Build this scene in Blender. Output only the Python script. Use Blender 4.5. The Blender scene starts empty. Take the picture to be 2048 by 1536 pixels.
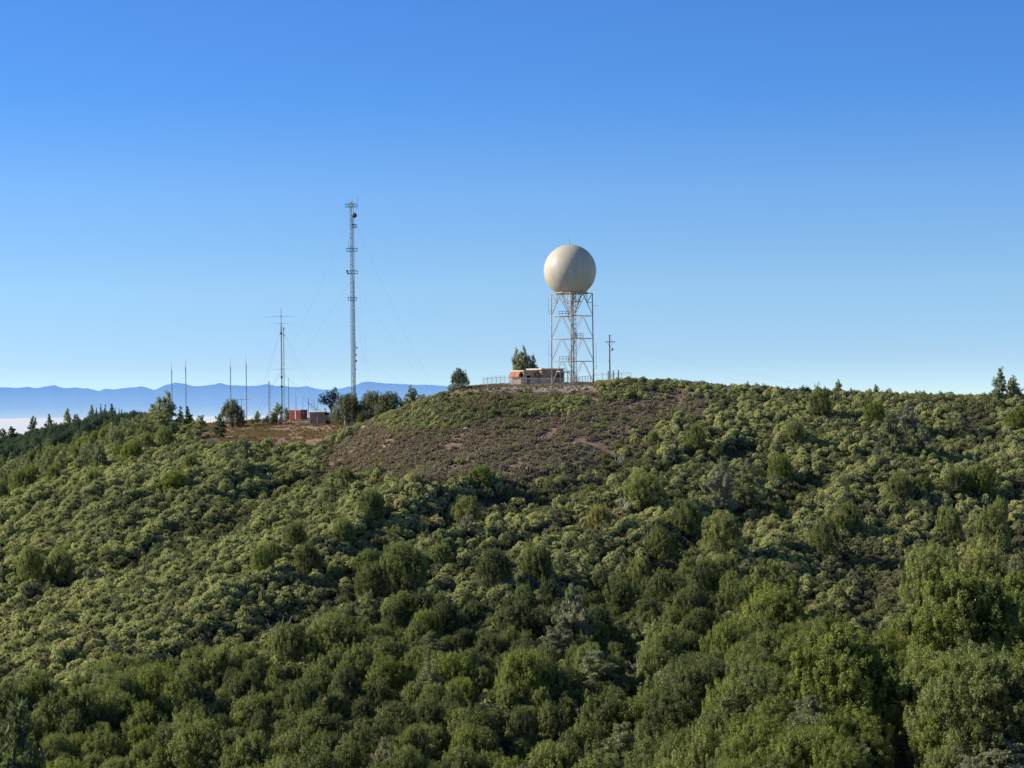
import bpy, math, random
import numpy as np
from mathutils import Vector, Matrix

rng = np.random.default_rng(11)
random.seed(11)
R = math.radians
scene = bpy.context.scene
COL = scene.collection

# ------------------------------------------------------------------ survey
# The camera stands at the origin of the survey, looking along +Y.
# Bearings measured in the photograph are turned into world points at a
# chosen distance Y.
F = 4000.0
TH = R(0.6)
CT, ST = math.cos(TH), math.sin(TH)


def ab(px, py):
    dx = (np.asarray(px, float) - 1024) / F
    du = (768 - np.asarray(py, float)) / F
    return dx * CT + du * ST, -dx * ST + du * CT


def W(px, py, Y):
    a, b = ab(px, py)
    return Vector((float(a) * Y, Y, float(b) * Y))


def proj(X, Y, Z):
    a = X / Y
    b = Z / Y
    return 1024 + F * (a * CT - b * ST), 768 - F * (a * ST + b * CT)


# ------------------------------------------------------------------ helpers
def tag(o, label=None, cat=None, group=None, kind=None):
    if label:
        o['label'] = label
    if cat:
        o['category'] = cat
    if group:
        o['group'] = group
    if kind:
        o['kind'] = kind
    return o


def empty(name, loc, rz=0.0, label=None, cat=None, group=None):
    o = bpy.data.objects.new(name, None)
    o.empty_display_size = 0.3
    COL.objects.link(o)
    o.location = loc
    o.rotation_euler = (0, 0, rz)
    return tag(o, label, cat, group)


def mesh_np(name, V, faces_n, loops, mats, fmat=None, smooth=False, attr=None):
    """V (n,3), faces_n: verts per face array, loops: flat indices"""
    me = bpy.data.meshes.new(name)
    V = np.asarray(V, np.float32)
    me.vertices.add(len(V))
    me.vertices.foreach_set('co', V.ravel())
    loops = np.asarray(loops, np.int32)
    faces_n = np.asarray(faces_n, np.int32)
    me.loops.add(len(loops))
    me.loops.foreach_set('vertex_index', loops)
    me.polygons.add(len(faces_n))
    starts = np.concatenate(([0], np.cumsum(faces_n)[:-1])).astype(np.int32)
    me.polygons.foreach_set('loop_start', starts)
    me.polygons.foreach_set('loop_total', faces_n)
    for m in mats:
        me.materials.append(m)
    if fmat is not None:
        me.polygons.foreach_set('material_index', np.asarray(fmat, np.int32))
    if smooth is not False:
        sm = np.ones(len(faces_n), bool) if smooth is True else smooth
        me.polygons.foreach_set('use_smooth', sm)
    if attr is not None:
        a = me.attributes.new('tint', 'FLOAT', 'POINT')
        a.data.foreach_set('value', np.asarray(attr, np.float32))
    me.update(calc_edges=True)
    return me


class MB:
    """collects simple shapes into one mesh"""

    def __init__(self):
        self.v = []
        self.f = []
        self.sm = []

    def add(self, vs, fs, smooth=False):
        n = len(self.v)
        self.v += [tuple(p) for p in vs]
        self.f += [tuple(i + n for i in f) for f in fs]
        self.sm += [smooth] * len(fs)
        return self

    def box(self, c, s, rz=0.0, top=None):
        hx, hy, hz = s[0] / 2, s[1] / 2, s[2] / 2
        tx, ty = (hx, hy) if top is None else (top[0] / 2, top[1] / 2)
        ca, sa = math.cos(rz), math.sin(rz)
        vs = []
        for (x, y, z) in ((-hx, -hy, -hz), (hx, -hy, -hz), (hx, hy, -hz), (-hx, hy, -hz),
                          (-tx, -ty, hz), (tx, -ty, hz), (tx, ty, hz), (-tx, ty, hz)):
            vs.append((c[0] + x * ca - y * sa, c[1] + x * sa + y * ca, c[2] + z))
        return self.add(vs, [(0, 3, 2, 1), (4, 5, 6, 7), (0, 1, 5, 4), (1, 2, 6, 5), (2, 3, 7, 6), (3, 0, 4, 7)])

    def bar(self, p, q, r, r2=None, n=6):
        p, q = Vector(p), Vector(q)
        r2 = r if r2 is None else r2
        d = (q - p)
        if d.length < 1e-6:
            return self
        d.normalize()
        u = d.orthogonal().normalized()
        w = d.cross(u)
        vs = []
        for k in range(n):
            a = 2 * math.pi * k / n
            o = u * math.cos(a) + w * math.sin(a)
            vs.append(p + o * r)
        for k in range(n):
            a = 2 * math.pi * k / n
            o = u * math.cos(a) + w * math.sin(a)
            vs.append(q + o * r2)
        fs = [(k, (k + 1) % n, n + (k + 1) % n, n + k) for k in range(n)]
        fs += [tuple(range(n - 1, -1, -1)), tuple(range(n, 2 * n))]
        return self.add(vs, fs, n > 6)

    def path(self, pts, r0, r1, n=6):
        k = len(pts) - 1
        for i in range(k):
            a = r0 + (r1 - r0) * i / k
            b = r0 + (r1 - r0) * (i + 1) / k
            self.bar(pts[i], pts[i + 1], a, b, n)
        return self

    def sphere(self, c, r, nu=24, nv=12, z0=-1.0, z1=1.0, sc=(1, 1, 1)):
        vs = []
        a0, a1 = math.asin(z0), math.asin(z1)
        for j in range(nv + 1):
            t = a0 + (a1 - a0) * j / nv
            for i in range(nu):
                a = 2 * math.pi * i / nu
                vs.append((c[0] + r * sc[0] * math.cos(t) * math.cos(a),
                           c[1] + r * sc[1] * math.cos(t) * math.sin(a),
                           c[2] + r * sc[2] * math.sin(t)))
        fs = []
        for j in range(nv):
            for i in range(nu):
                fs.append((j * nu + i, j * nu + (i + 1) % nu, (j + 1) * nu + (i + 1) % nu, (j + 1) * nu + i))
        self.add(vs, fs, True)
        self.add([vs[i] for i in range(nu)], [tuple(range(nu - 1, -1, -1))])
        return self

    def poly(self, pts):
        return self.add(pts, [tuple(range(len(pts)))])

    def build(self, name, mat, parent=None, bevel=0.0):
        me = bpy.data.meshes.new(name)
        me.from_pydata(self.v, [], self.f)
        me.polygons.foreach_set('use_smooth', self.sm)
        me.materials.append(mat)
        me.update()
        o = bpy.data.objects.new(name, me)
        COL.objects.link(o)
        if parent:
            o.parent = parent
        if bevel:
            m = o.modifiers.new('bevel', 'BEVEL')
            m.width = bevel
            m.segments = 2
        return o


# ------------------------------------------------------------------ materials
def new_mat(name):
    m = bpy.data.materials.new(name)
    m.use_nodes = True
    nt = m.node_tree
    nt.nodes.clear()
    out = nt.nodes.new('ShaderNodeOutputMaterial')
    return m, nt, out


def N(nt, t, **kw):
    n = nt.nodes.new(t)
    for k, v in kw.items():
        if k.startswith('i_'):
            n.inputs[k[2:].replace('_', ' ')].default_value = v
        else:
            setattr(n, k, v)
    return n


def ramp(nt, stops, interp='LINEAR'):
    r = nt.nodes.new('ShaderNodeValToRGB')
    r.color_ramp.interpolation = interp
    e = r.color_ramp.elements
    while len(e) < len(stops):
        e.new(0.5)
    for k, (p, c) in enumerate(stops):
        e[k].position = p
        e[k].color = (*c, 1)
    return r


def simple(name, col, rough=0.6, var=0.25, scale=2.0, metal=0.0, bump=0.0, streak=False):
    """weathered paint / metal / concrete: base colour broken up with noise"""
    m, nt, out = new_mat(name)
    b = N(nt, 'ShaderNodeBsdfPrincipled', i_Roughness=rough, i_Metallic=metal)
    tc = N(nt, 'ShaderNodeTexCoord')
    mp = N(nt, 'ShaderNodeMapping')
    if streak:
        mp.inputs['Scale'].default_value = (3, 3, 0.4)
    nt.links.new(tc.outputs['Object'], mp.inputs[0])
    no = N(nt, 'ShaderNodeTexNoise', i_Scale=scale, i_Detail=6.0, i_Roughness=0.65)
    nt.links.new(mp.outputs[0], no.inputs['Vector'])
    r = ramp(nt, [(0.3, tuple(c * (1 - var) for c in col)), (0.7, tuple(min(1, c * (1 + var)) for c in col))])
    nt.links.new(no.outputs['Fac'], r.inputs[0])
    nt.links.new(r.outputs[0], b.inputs['Base Color'])
    if bump:
        bp = N(nt, 'ShaderNodeBump', i_Strength=bump, i_Distance=0.05)
        nt.links.new(no.outputs['Fac'], bp.inputs['Height'])
        nt.links.new(bp.outputs[0], b.inputs['Normal'])
    nt.links.new(b.outputs[0], out.inputs[0])
    return m


def foliage(name, stops, transl=0.25, gloss=0.05, patch=0.02, tintamt=0.55, grough=0.5):
    """leaf material; stops = colour ramp over a per-plant random value"""
    m, nt, out = new_mat(name)
    L = nt.links.new
    oi = N(nt, 'ShaderNodeObjectInfo')
    geo = N(nt, 'ShaderNodeNewGeometry')
    pn = N(nt, 'ShaderNodeTexNoise', i_Scale=patch, i_Detail=3.0)
    L(geo.outputs['Position'], pn.inputs['Vector'])
    add = N(nt, 'ShaderNodeMath', operation='MULTIPLY_ADD')
    L(oi.outputs['Random'], add.inputs[0])
    add.inputs[1].default_value = 0.65
    sub = N(nt, 'ShaderNodeMath', operation='MULTIPLY_ADD')
    L(pn.outputs['Fac'], sub.inputs[0])
    sub.inputs[1].default_value = 1.4
    sub.inputs[2].default_value = -0.52
    L(sub.outputs[0], add.inputs[2])
    r = ramp(nt, stops)
    L(add.outputs[0], r.inputs[0])
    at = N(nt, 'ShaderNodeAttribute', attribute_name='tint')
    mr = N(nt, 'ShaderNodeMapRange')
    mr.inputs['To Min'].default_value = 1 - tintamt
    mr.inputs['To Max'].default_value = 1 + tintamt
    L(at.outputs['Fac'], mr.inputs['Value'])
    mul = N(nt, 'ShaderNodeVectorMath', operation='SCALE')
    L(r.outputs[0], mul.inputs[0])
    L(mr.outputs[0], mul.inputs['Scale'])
    d = N(nt, 'ShaderNodeBsdfDiffuse')
    t = N(nt, 'ShaderNodeBsdfTranslucent')
    g = N(nt, 'ShaderNodeBsdfGlossy', i_Roughness=grough)
    g.inputs['Color'].default_value = (0.9, 0.95, 0.85, 1)
    L(mul.outputs[0], d.inputs['Color'])
    tm = N(nt, 'ShaderNodeVectorMath', operation='MULTIPLY')
    tm.inputs[1].default_value = (1.1, 1.25, 0.5)
    L(mul.outputs[0], tm.inputs[0])
    L(tm.outputs[0], t.inputs['Color'])
    m1 = N(nt, 'ShaderNodeMixShader')
    m1.inputs[0].default_value = transl
    L(d.outputs[0], m1.inputs[1])
    L(t.outputs[0], m1.inputs[2])
    m2 = N(nt, 'ShaderNodeMixShader')
    m2.inputs[0].default_value = gloss
    L(m1.outputs[0], m2.inputs[1])
    L(g.outputs[0], m2.inputs[2])
    L(m2.outputs[0], out.inputs[0])
    return m


M = {}
M['manz'] = foliage('manzanita_leaf', [(0.0, (0.260, 0.255, 0.145)), (0.3, (0.450, 0.450, 0.215)),
                                      (0.7, (0.640, 0.625, 0.315)), (0.9, (0.720, 0.670, 0.330)), (1.0, (0.470, 0.360, 0.240))], 0.38, 0.05)
M['oak'] = foliage('oak_leaf', [(0.0, (0.165, 0.185, 0.088)), (0.35, (0.270, 0.295, 0.122)),
                                (0.7, (0.375, 0.395, 0.155)), (1.0, (0.490, 0.440, 0.180))], 0.42, 0.03)
M['bright'] = foliage('bright_leaf', [(0.0, (0.260, 0.300, 0.090)), (1.0, (0.390, 0.410, 0.120))], 0.45, 0.03)
M['pine'] = foliage('grey_pine_needle', [(0.0, (0.270, 0.285, 0.190)), (0.6, (0.380, 0.390, 0.280)),
                                         (1.0, (0.470, 0.460, 0.340))], 0.45, 0.03)
M['ghost'] = foliage('pale_needle', [(0.0, (0.360, 0.345, 0.285)), (1.0, (0.470, 0.440, 0.370))], 0.42, 0.03)
M['greyoak'] = foliage('grey_oak_leaf', [(0.0, (0.200, 0.215, 0.140)), (1.0, (0.300, 0.310, 0.210))], 0.4, 0.03)
M['conifer'] = foliage('dark_needle', [(0.0, (0.120, 0.145, 0.085)), (1.0, (0.210, 0.235, 0.130))], 0.35, 0.02)
M['cypress'] = foliage('cypress_scale', [(0.0, (0.045, 0.062, 0.040)), (1.0, (0.070, 0.090, 0.055))], 0.15, 0.02)
M['farwood'] = foliage('far_wood_hazed_leaf', [(0.0, (0.115, 0.165, 0.145)), (1.0, (0.200, 0.250, 0.190))], 0.35, 0.0)  # blue shift in the leaf colour stands in for distance haze
M['chamise'] = foliage('chamise_leaf', [(0.0, (0.190, 0.180, 0.130)), (0.4, (0.270, 0.275, 0.150)),
                                        (0.7, (0.350, 0.355, 0.180)), (1.0, (0.400, 0.330, 0.250))], 0.34, 0.02)
M['heath'] = foliage('heath_leaf', [(0.0, (0.430, 0.310, 0.265)), (0.35, (0.460, 0.345, 0.290)),
                                    (0.65, (0.420, 0.365, 0.250)), (1.0, (0.580, 0.470, 0.400))], 0.25, 0.0)
M['heath_green'] = foliage('green_heath_leaf', [(0.0, (0.190, 0.195, 0.095)), (0.5, (0.360, 0.365, 0.145)),
                                                (1.0, (0.500, 0.490, 0.220))], 0.32, 0.02)
M['grass'] = foliage('dry_grass_blade', [(0.0, (0.230, 0.150, 0.100)), (1.0, (0.420, 0.320, 0.200))], 0.3, 0.0)
M['core'] = simple('crown_shade_core', (0.022, 0.022, 0.014), 0.9)  # near-black filler blobs that block light and stand for shade inside crowns
M['bark'] = simple('bark', (0.10, 0.078, 0.06), 0.9, 0.4, 4.0, bump=0.6, streak=True)
M['snag'] = simple('bleached_wood', (0.55, 0.52, 0.47), 0.8, 0.2, 5.0)
M['cream'] = None
M['steel_cream'] = simple('cream_steel', (0.62, 0.50, 0.37), 0.55, 0.18, 1.5, streak=True)
M['galv'] = simple('galvanised_steel', (0.34, 0.34, 0.33), 0.45, 0.2, 2.0, metal=0.5)
M['galv_dark'] = simple('dark_steel', (0.10, 0.10, 0.11), 0.5, 0.2, 2.0, metal=0.4)
M['mast'] = simple('mast_steel', (0.30, 0.31, 0.28), 0.5, 0.25, 1.0, metal=0.35)
M['wire'] = simple('wire_steel', (0.30, 0.32, 0.34), 0.5, 0.1, 1.0, metal=0.3)
M['dish'] = simple('dish_grey', (0.10, 0.09, 0.10), 0.6, 0.15)
M['tanwall'] = simple('tan_render', (0.66, 0.45, 0.32), 0.85, 0.14, 1.2, bump=0.3)
M['brownwall'] = simple('brown_block', (0.44, 0.295, 0.205), 0.85, 0.2, 1.2, bump=0.3)
M['roof'] = simple('pale_roof', (0.82, 0.68, 0.58), 0.8, 0.12, 1.0)
M['rust'] = simple('rusty_orange_steel', (0.74, 0.33, 0.17), 0.65, 0.22, 1.5, streak=True)
M['dark'] = simple('dark_opening', (0.02, 0.018, 0.016), 0.9)
M['red'] = simple('red_container_paint', (0.50, 0.13, 0.095), 0.55, 0.2, 1.2, streak=True)
M['white'] = simple('white_paint', (0.72, 0.72, 0.68), 0.5, 0.08, 2.0)
M['whiteroof'] = simple('white_roof_sheet', (0.80, 0.80, 0.78), 0.5, 0.06, 1.0)
M['shed'] = simple('weathered_tan_sheet', (0.52, 0.42, 0.34), 0.75, 0.2, 1.5, streak=True)
M['shed2'] = simple('tan_sheet', (0.44, 0.36, 0.26), 0.75, 0.25, 1.5, streak=True)
M['tank'] = simple('weathered_tank_concrete', (0.38, 0.33, 0.28), 0.8, 0.2, 0.8, streak=True)
M['polewood'] = simple('pole_wood', (0.13, 0.095, 0.095), 0.85, 0.25, 3.0, streak=True)
M['postwood'] = simple('grey_post_wood', (0.24, 0.21, 0.18), 0.85, 0.25, 3.0, streak=True)
M['rock'] = simple('boulder_stone', (0.30, 0.245, 0.205), 0.9, 0.35, 1.6, bump=0.8)
M['paleboulder'] = simple('pale_boulder_stone', (0.52, 0.46, 0.38), 0.9, 0.25, 1.6, bump=0.8)
M['tyre'] = simple('tyre_rubber', (0.025, 0.025, 0.025), 0.8)
M['glass'] = simple('window_glass', (0.03, 0.04, 0.05), 0.12, 0.1)
M['concrete'] = simple('concrete', (0.42, 0.39, 0.35), 0.85, 0.12, 2.0, bump=0.3)
M['cloudy_panel'] = simple('solar_panel_blue', (0.10, 0.12, 0.17), 0.3, 0.15)


def radome_mat():
    m, nt, out = new_mat('radome_fibreglass')
    L = nt.links.new
    b = N(nt, 'ShaderNodeBsdfPrincipled', i_Roughness=0.48)
    tc = N(nt, 'ShaderNodeTexCoord')
    v = N(nt, 'ShaderNodeTexVoronoi', feature='DISTANCE_TO_EDGE', i_Scale=0.32, i_Randomness=0.55)
    L(tc.outputs['Object'], v.inputs['Vector'])
    r = ramp(nt, [(0.0, (0.86, 0.86, 0.86)), (0.012, (1, 1, 1))])
    L(v.outputs['Distance'], r.inputs[0])
    v2 = N(nt, 'ShaderNodeTexVoronoi', feature='F1', i_Scale=0.32, i_Randomness=0.55)
    L(tc.outputs['Object'], v2.inputs['Vector'])
    hs = N(nt, 'ShaderNodeMapRange')
    hs.inputs['To Min'].default_value = 0.965
    hs.inputs['To Max'].default_value = 1.02
    L(v2.outputs['Color'], hs.inputs['Value'])
    mp = N(nt, 'ShaderNodeMapping')
    mp.inputs['Scale'].default_value = (1.2, 1.2, 0.25)
    L(tc.outputs['Object'], mp.inputs[0])
    no = N(nt, 'ShaderNodeTexNoise', i_Scale=0.9, i_Detail=7.0)
    L(mp.outputs[0], no.inputs['Vector'])
    c = ramp(nt, [(0.3, (0.68, 0.60, 0.455)), (0.65, (0.77, 0.70, 0.55))])
    L(no.outputs['Fac'], c.inputs[0])
    m1 = N(nt, 'ShaderNodeVectorMath', operation='MULTIPLY')
    L(c.outputs[0], m1.inputs[0])
    L(r.outputs[0], m1.inputs[1])
    m2 = N(nt, 'ShaderNodeVectorMath', operation='SCALE')
    L(m1.outputs[0], m2.inputs[0])
    L(hs.outputs[0], m2.inputs['Scale'])
    L(m2.outputs[0], b.inputs['Base Color'])
    L(b.outputs[0], out.inputs[0])
    return m


M['cream'] = radome_mat()


def mesh_wire_mat():
    """chain link: a diagonal wire weave, open between the wires"""
    m, nt, out = new_mat('chain_link_weave')
    L = nt.links.new
    tc = N(nt, 'ShaderNodeTexCoord')
    sx = N(nt, 'ShaderNodeSeparateXYZ')
    L(tc.outputs['Object'], sx.inputs[0])
    xy = N(nt, 'ShaderNodeMath', operation='ADD')
    L(sx.outputs['X'], xy.inputs[0])
    L(sx.outputs['Y'], xy.inputs[1])
    fac = []
    for op in ('ADD', 'SUBTRACT'):
        s = N(nt, 'ShaderNodeMath', operation=op)
        L(xy.outputs[0], s.inputs[0])
        L(sx.outputs['Z'], s.inputs[1])
        mu = N(nt, 'ShaderNodeMath', operation='MULTIPLY')
        mu.inputs[1].default_value = 9.0
        L(s.outputs[0], mu.inputs[0])
        fr = N(nt, 'ShaderNodeMath', operation='FRACT')
        L(mu.outputs[0], fr.inputs[0])
        lt = N(nt, 'ShaderNodeMath', operation='LESS_THAN')
        lt.inputs[1].default_value = 0.075
        L(fr.outputs[0], lt.inputs[0])
        fac.append(lt)
    mx = N(nt, 'ShaderNodeMath', operation='MAXIMUM')
    L(fac[0].outputs[0], mx.inputs[0])
    L(fac[1].outputs[0], mx.inputs[1])
    tr = N(nt, 'ShaderNodeBsdfTransparent')
    d = N(nt, 'ShaderNodeBsdfPrincipled', i_Roughness=0.5, i_Metallic=0.4)
    d.inputs['Base Color'].default_value = (0.4, 0.4, 0.4, 1)
    ms = N(nt, 'ShaderNodeMixShader')
    L(mx.outputs[0], ms.inputs[0])
    L(tr.outputs[0], ms.inputs[1])
    L(d.outputs[0], ms.inputs[2])
    L(ms.outputs[0], out.inputs[0])
    return m


M['weave'] = mesh_wire_mat()

# ------------------------------------------------------------------ terrain
# height profiles along bearings: (distance, photo row of the bare ground)
PROF = {
    -500: [(215, 1570), (250, 1470), (300, 1330), (350, 1230), (400, 1170), (430, 1160), (470, 1140), (600, 1050), (750, 990), (900, 950), (1000, 945)],
    0: [(215, 1560), (250, 1420), (300, 1240), (350, 1100), (400, 1015), (430, 1003), (470, 1003), (600, 962), (750, 918), (900, 888), (1000, 884)],
    200: [(215, 1560), (250, 1400), (300, 1210), (350, 1060), (400, 962), (450, 922), (500, 905), (600, 885), (750, 862), (850, 846), (920, 846)],
    300: [(215, 1560), (250, 1400), (300, 1205), (350, 1050), (400, 948), (450, 905), (500, 877), (540, 862), (700, 866), (850, 852), (900, 852)],
    440: [(215, 1560), (250, 1390), (300, 1190), (350, 1040), (400, 950), (430, 915), (460, 885), (500, 862), (530, 849), (560, 849), (700, 900), (850, 930)],
    560: [(215, 1560), (250, 1380), (300, 1180), (350, 1035), (400, 950), (430, 912), (450, 890), (500, 858), (530, 842), (565, 840), (700, 900), (850, 940)],
    640: [(215, 1560), (250, 1375), (300, 1180), (350, 1030), (400, 940), (432, 903), (455, 878), (500, 852), (525, 838), (560, 836), (700, 900), (850, 950)],
    690: [(215, 1550), (250, 1370), (300, 1175), (350, 1020), (395, 925), (425, 890), (450, 868), (500, 852), (525, 842), (560, 841), (700, 900), (850, 950)],
    745: [(215, 1545), (250, 1360), (300, 1170), (345, 1020), (390, 915), (422, 868), (448, 842), (480, 845), (520, 842), (560, 845), (700, 900), (850, 950)],
    800: [(215, 1540), (250, 1350), (300, 1160), (340, 1020), (380, 920), (415, 855), (446, 820), (470, 828), (520, 838), (560, 850), (700, 910), (850, 960)],
    860: [(215, 1540), (250, 1350), (300, 1160), (340, 1020), (380, 920), (412, 850), (446, 795), (470, 803), (520, 830), (560, 850), (700, 910), (850, 960)],
    920: [(215, 1540), (250, 1345), (300, 1150), (340, 1020), (380, 920), (410, 845), (440, 782), (455, 773), (475, 776), (520, 805), (600, 860), (850, 960)],
    980: [(215, 1540), (250, 1340), (300, 1145), (340, 1020), (380, 920), (410, 843), (430, 790), (438, 776), (480, 768), (520, 790), (600, 860), (850, 960)],
    1140: [(215, 1540), (250, 1340), (300, 1150), (340, 1025), (380, 925), (410, 845), (430, 792), (438, 778), (446, 772), (490, 766), (520, 785), (600, 850), (850, 960)],
    1200: [(215, 1540), (250, 1340), (300, 1150), (340, 1030), (380, 930), (410, 850), (430, 790), (440, 772), (450, 768), (490, 765), (520, 785), (600, 850), (850, 960)],
    1260: [(215, 1540), (250, 1345), (300, 1155), (340, 1035), (380, 935), (410, 852), (428, 792), (438, 764), (460, 763), (490, 765), (520, 785), (600, 850), (850, 960)],
    1340: [(210, 1545), (250, 1350), (300, 1165), (340, 1045), (380, 935), (410, 850), (430, 795), (442, 771), (460, 768), (520, 785), (600, 850), (850, 960)],
    1440: [(205, 1545), (245, 1365), (295, 1190), (340, 1055), (380, 945), (410, 858), (430, 802), (442, 777), (460, 775), (520, 790), (600, 850), (850, 960)],
    1540: [(200, 1550), (240, 1380), (290, 1215), (340, 1070), (380, 955), (410, 868), (430, 812), (442, 789), (460, 787), (520, 800), (600, 860), (850, 960)],
    1800: [(190, 1560), (240, 1380), (290, 1215), (340, 1075), (380, 960), (410, 875), (430, 818), (443, 800), (460, 798), (520, 810), (600, 860), (850, 960)],
    2048: [(190, 1540), (240, 1370), (290, 1205), (340, 1065), (380, 955), (410, 875), (430, 822), (445, 803), (465, 801), (520, 815), (600, 860), (850, 960)],
    2600: [(190, 1540), (240, 1370), (290, 1205), (340, 1065), (380, 955), (410, 875), (430, 832), (445, 815), (465, 812), (520, 830), (600, 870), (850, 960)],
}
NEAR = [(-400, -120), (-100, -20), (-20, -1.9), (3, -1.9), (12, -4.2), (30, -13), (60, -27), (100, -41), (140, -47), (175, -47)]
YT = np.arange(-400, 1601, 2.0)
PT = np.arange(-700, 2761, 20.0)
cols = sorted(PROF)
zc = []
for c_ in cols:
    ys = [p[0] for p in NEAR]
    zs = [p[1] for p in NEAR]
    for (Y, py) in PROF[c_]:
        ys.append(Y)
        zs.append(float(ab(c_, py)[1]) * Y)
    zl = zs[-1]
    ys += [ys[-1] + 120, 1600]
    zs += [zl - 30, -300]
    zc.append(np.interp(YT, ys, zs))
zc = np.array(zc)
ZT = np.array([np.interp(PT, cols, zc[:, k]) for k in range(len(YT))]).T  # [px, Y]


def blur(a, sig, axis):
    n = int(sig * 3)
    k = np.exp(-0.5 * (np.arange(-n, n + 1) / sig) ** 2)
    k /= k.sum()
    pad = [(0, 0), (0, 0)]
    pad[axis] = (n, n)
    ap = np.pad(a, pad, mode='edge')
    return np.apply_along_axis(lambda r: np.convolve(r, k, mode='valid'), axis, ap)


ZT = blur(ZT, 1.2, 0)
ZT = blur(ZT, 1.4, 1)

# cheap value noise
_tab = rng.random((256, 256))


def vnoise(x, y):
    xi = np.floor(x).astype(int)
    yi = np.floor(y).astype(int)
    fx = x - xi
    fy = y - yi
    fx = fx * fx * (3 - 2 * fx)
    fy = fy * fy * (3 - 2 * fy)
    a = _tab[xi % 256, yi % 256]
    b = _tab[(xi + 1) % 256, yi % 256]
    c = _tab[xi % 256, (yi + 1) % 256]
    d = _tab[(xi + 1) % 256, (yi + 1) % 256]
    return (a * (1 - fx) + b * fx) * (1 - fy) + (c * (1 - fx) + d * fx) * fy


def fbm(x, y, o=4):
    s = 0
    a = 0.5
    for k in range(o):
        s = s + a * (vnoise(x * 2 ** k + 17 * k, y * 2 ** k + 31 * k) - 0.5)
        a *= 0.5
    return s


def ground_raw(X, Y):
    X = np.asarray(X, float)
    Y = np.asarray(Y, float)
    px = 1024 + F * X / np.maximum(Y, 150)
    p = np.clip((px - PT[0]) / 20.0, 0, len(PT) - 1.001)
    q = np.clip((Y - YT[0]) / 2.0, 0, len(YT) - 1.001)
    pi = p.astype(int)
    qi = q.astype(int)
    fp = p - pi
    fq = q - qi
    z = (ZT[pi, qi] * (1 - fp) + ZT[pi + 1, qi] * fp) * (1 - fq) + (ZT[pi, qi + 1] * (1 - fp) + ZT[pi + 1, qi + 1] * fp) * fq
    far = np.clip((np.hypot(X, Y - 300) - 1300) / 1500, 0, 1)
    return z * (1 - far) + (-520 - 0.018 * np.hypot(X, Y)) * far


def inpoly(px, py, poly):
    px = np.asarray(px)
    py = np.asarray(py)
    c = np.zeros(px.shape, bool)
    n = len(poly)
    for i in range(n):
        x0, y0 = poly[i]
        x1, y1 = poly[(i + 1) % n]
        cond = ((y0 > py) != (y1 > py)) & (px < (x1 - x0) * (py - y0) / (y1 - y0 + 1e-9) + x0)
        c ^= cond
    return c


BARE = [(620, 938), (700, 850), (760, 822), (880, 780), (960, 776), (1180, 776), (1210, 755), (1480, 755), (1500, 790),
        (1430, 800), (1370, 830), (1300, 860), (1250, 905), (1130, 935), (1080, 948), (1030, 968), (960, 966), (900, 974), (840, 965), (780, 970), (740, 958), (690, 952)]
GREENBAND = [(740, 850), (880, 775), (960, 788), (1180, 800), (1180, 828), (1060, 836), (960, 850), (880, 862), (790, 862)]
CLEAR = [(392, 836), (560, 838), (700, 838), (735, 846), (700, 862), (650, 893), (600, 900), (520, 898), (450, 886), (430, 876), (392, 866)]
PADP = [(925, 760), (1200, 756), (1200, 776), (1120, 788), (1000, 785), (925, 781)]


def spur(X, Y):
    """spurs and shallow gullies running diagonally down the face"""
    s_ = (2 * X - Y) / 2.236
    t_ = (X + 2 * Y) / 2.236
    w_ = fbm(X / 40, Y / 40, 2)
    return fbm(s_ / 13 + w_ * 1.5, t_ / 62, 3) + 0.45 * fbm(s_ / 4.6 + w_ * 4, t_ / 24, 2)


def ground(X, Y):
    z = ground_raw(X, Y)
    px, py = proj(X, np.maximum(Y, 1), z)
    onpad = inpoly(px, py, PADP) & (Y > 436) & (Y < 500)
    rough = np.where(onpad, 0.1, 1.0) * np.clip((Y - 40) / 80, 0, 1)
    bare = inpoly(px, py, BARE)
    amp = np.clip((Y - 180) / 40, 0, 1) * np.clip((436 - Y) / 45, 0, 1) * np.where(bare, 0.22, 1.0)
    z = z + amp * spur(X, Y) * 7.0
    return z + rough * (fbm(X / 14, Y / 14, 3) * 1.6 + fbm(X / 2.3, Y / 2.3, 2) * 0.35)


def g1(X, Y):
    return float(ground(np.array([X]), np.array([Y]))[0])


def gp(px, Y):
    """ground point on a bearing at distance Y"""
    py = 768.0
    for _ in range(4):
        a = float(ab(px, py)[0])
        z = g1(a * Y, Y)
        py = float(proj(a * Y, Y, z)[1])
    return Vector((a * Y, Y, z))


def find_Y(px, py, lo=180, hi=470):
    """distance at which the ground shows at that row (front slope)"""
    best = None
    Ys = np.arange(lo, hi, 1.0)
    a, b = ab(px, py)
    z = ground(a * Ys, Ys)
    d = z - b * Ys
    k = np.where((d[:-1] < 0) & (d[1:] >= 0))[0]
    if len(k):
        return float(Ys[k[0]])
    return float(Ys[np.argmin(np.abs(d))])


def axis(core0, core1, step, far0, far1):
    a = list(np.arange(core0, core1 + step, step))
    s = step
    x = core0
    left = []
    while x > far0:
        s *= 1.25
        x -= s
        left.append(x)
    s = step
    x = a[-1]
    right = []
    while x < far1:
        s *= 1.25
        x += s
        right.append(x)
    return np.array(left[::-1] + a + right)


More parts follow.
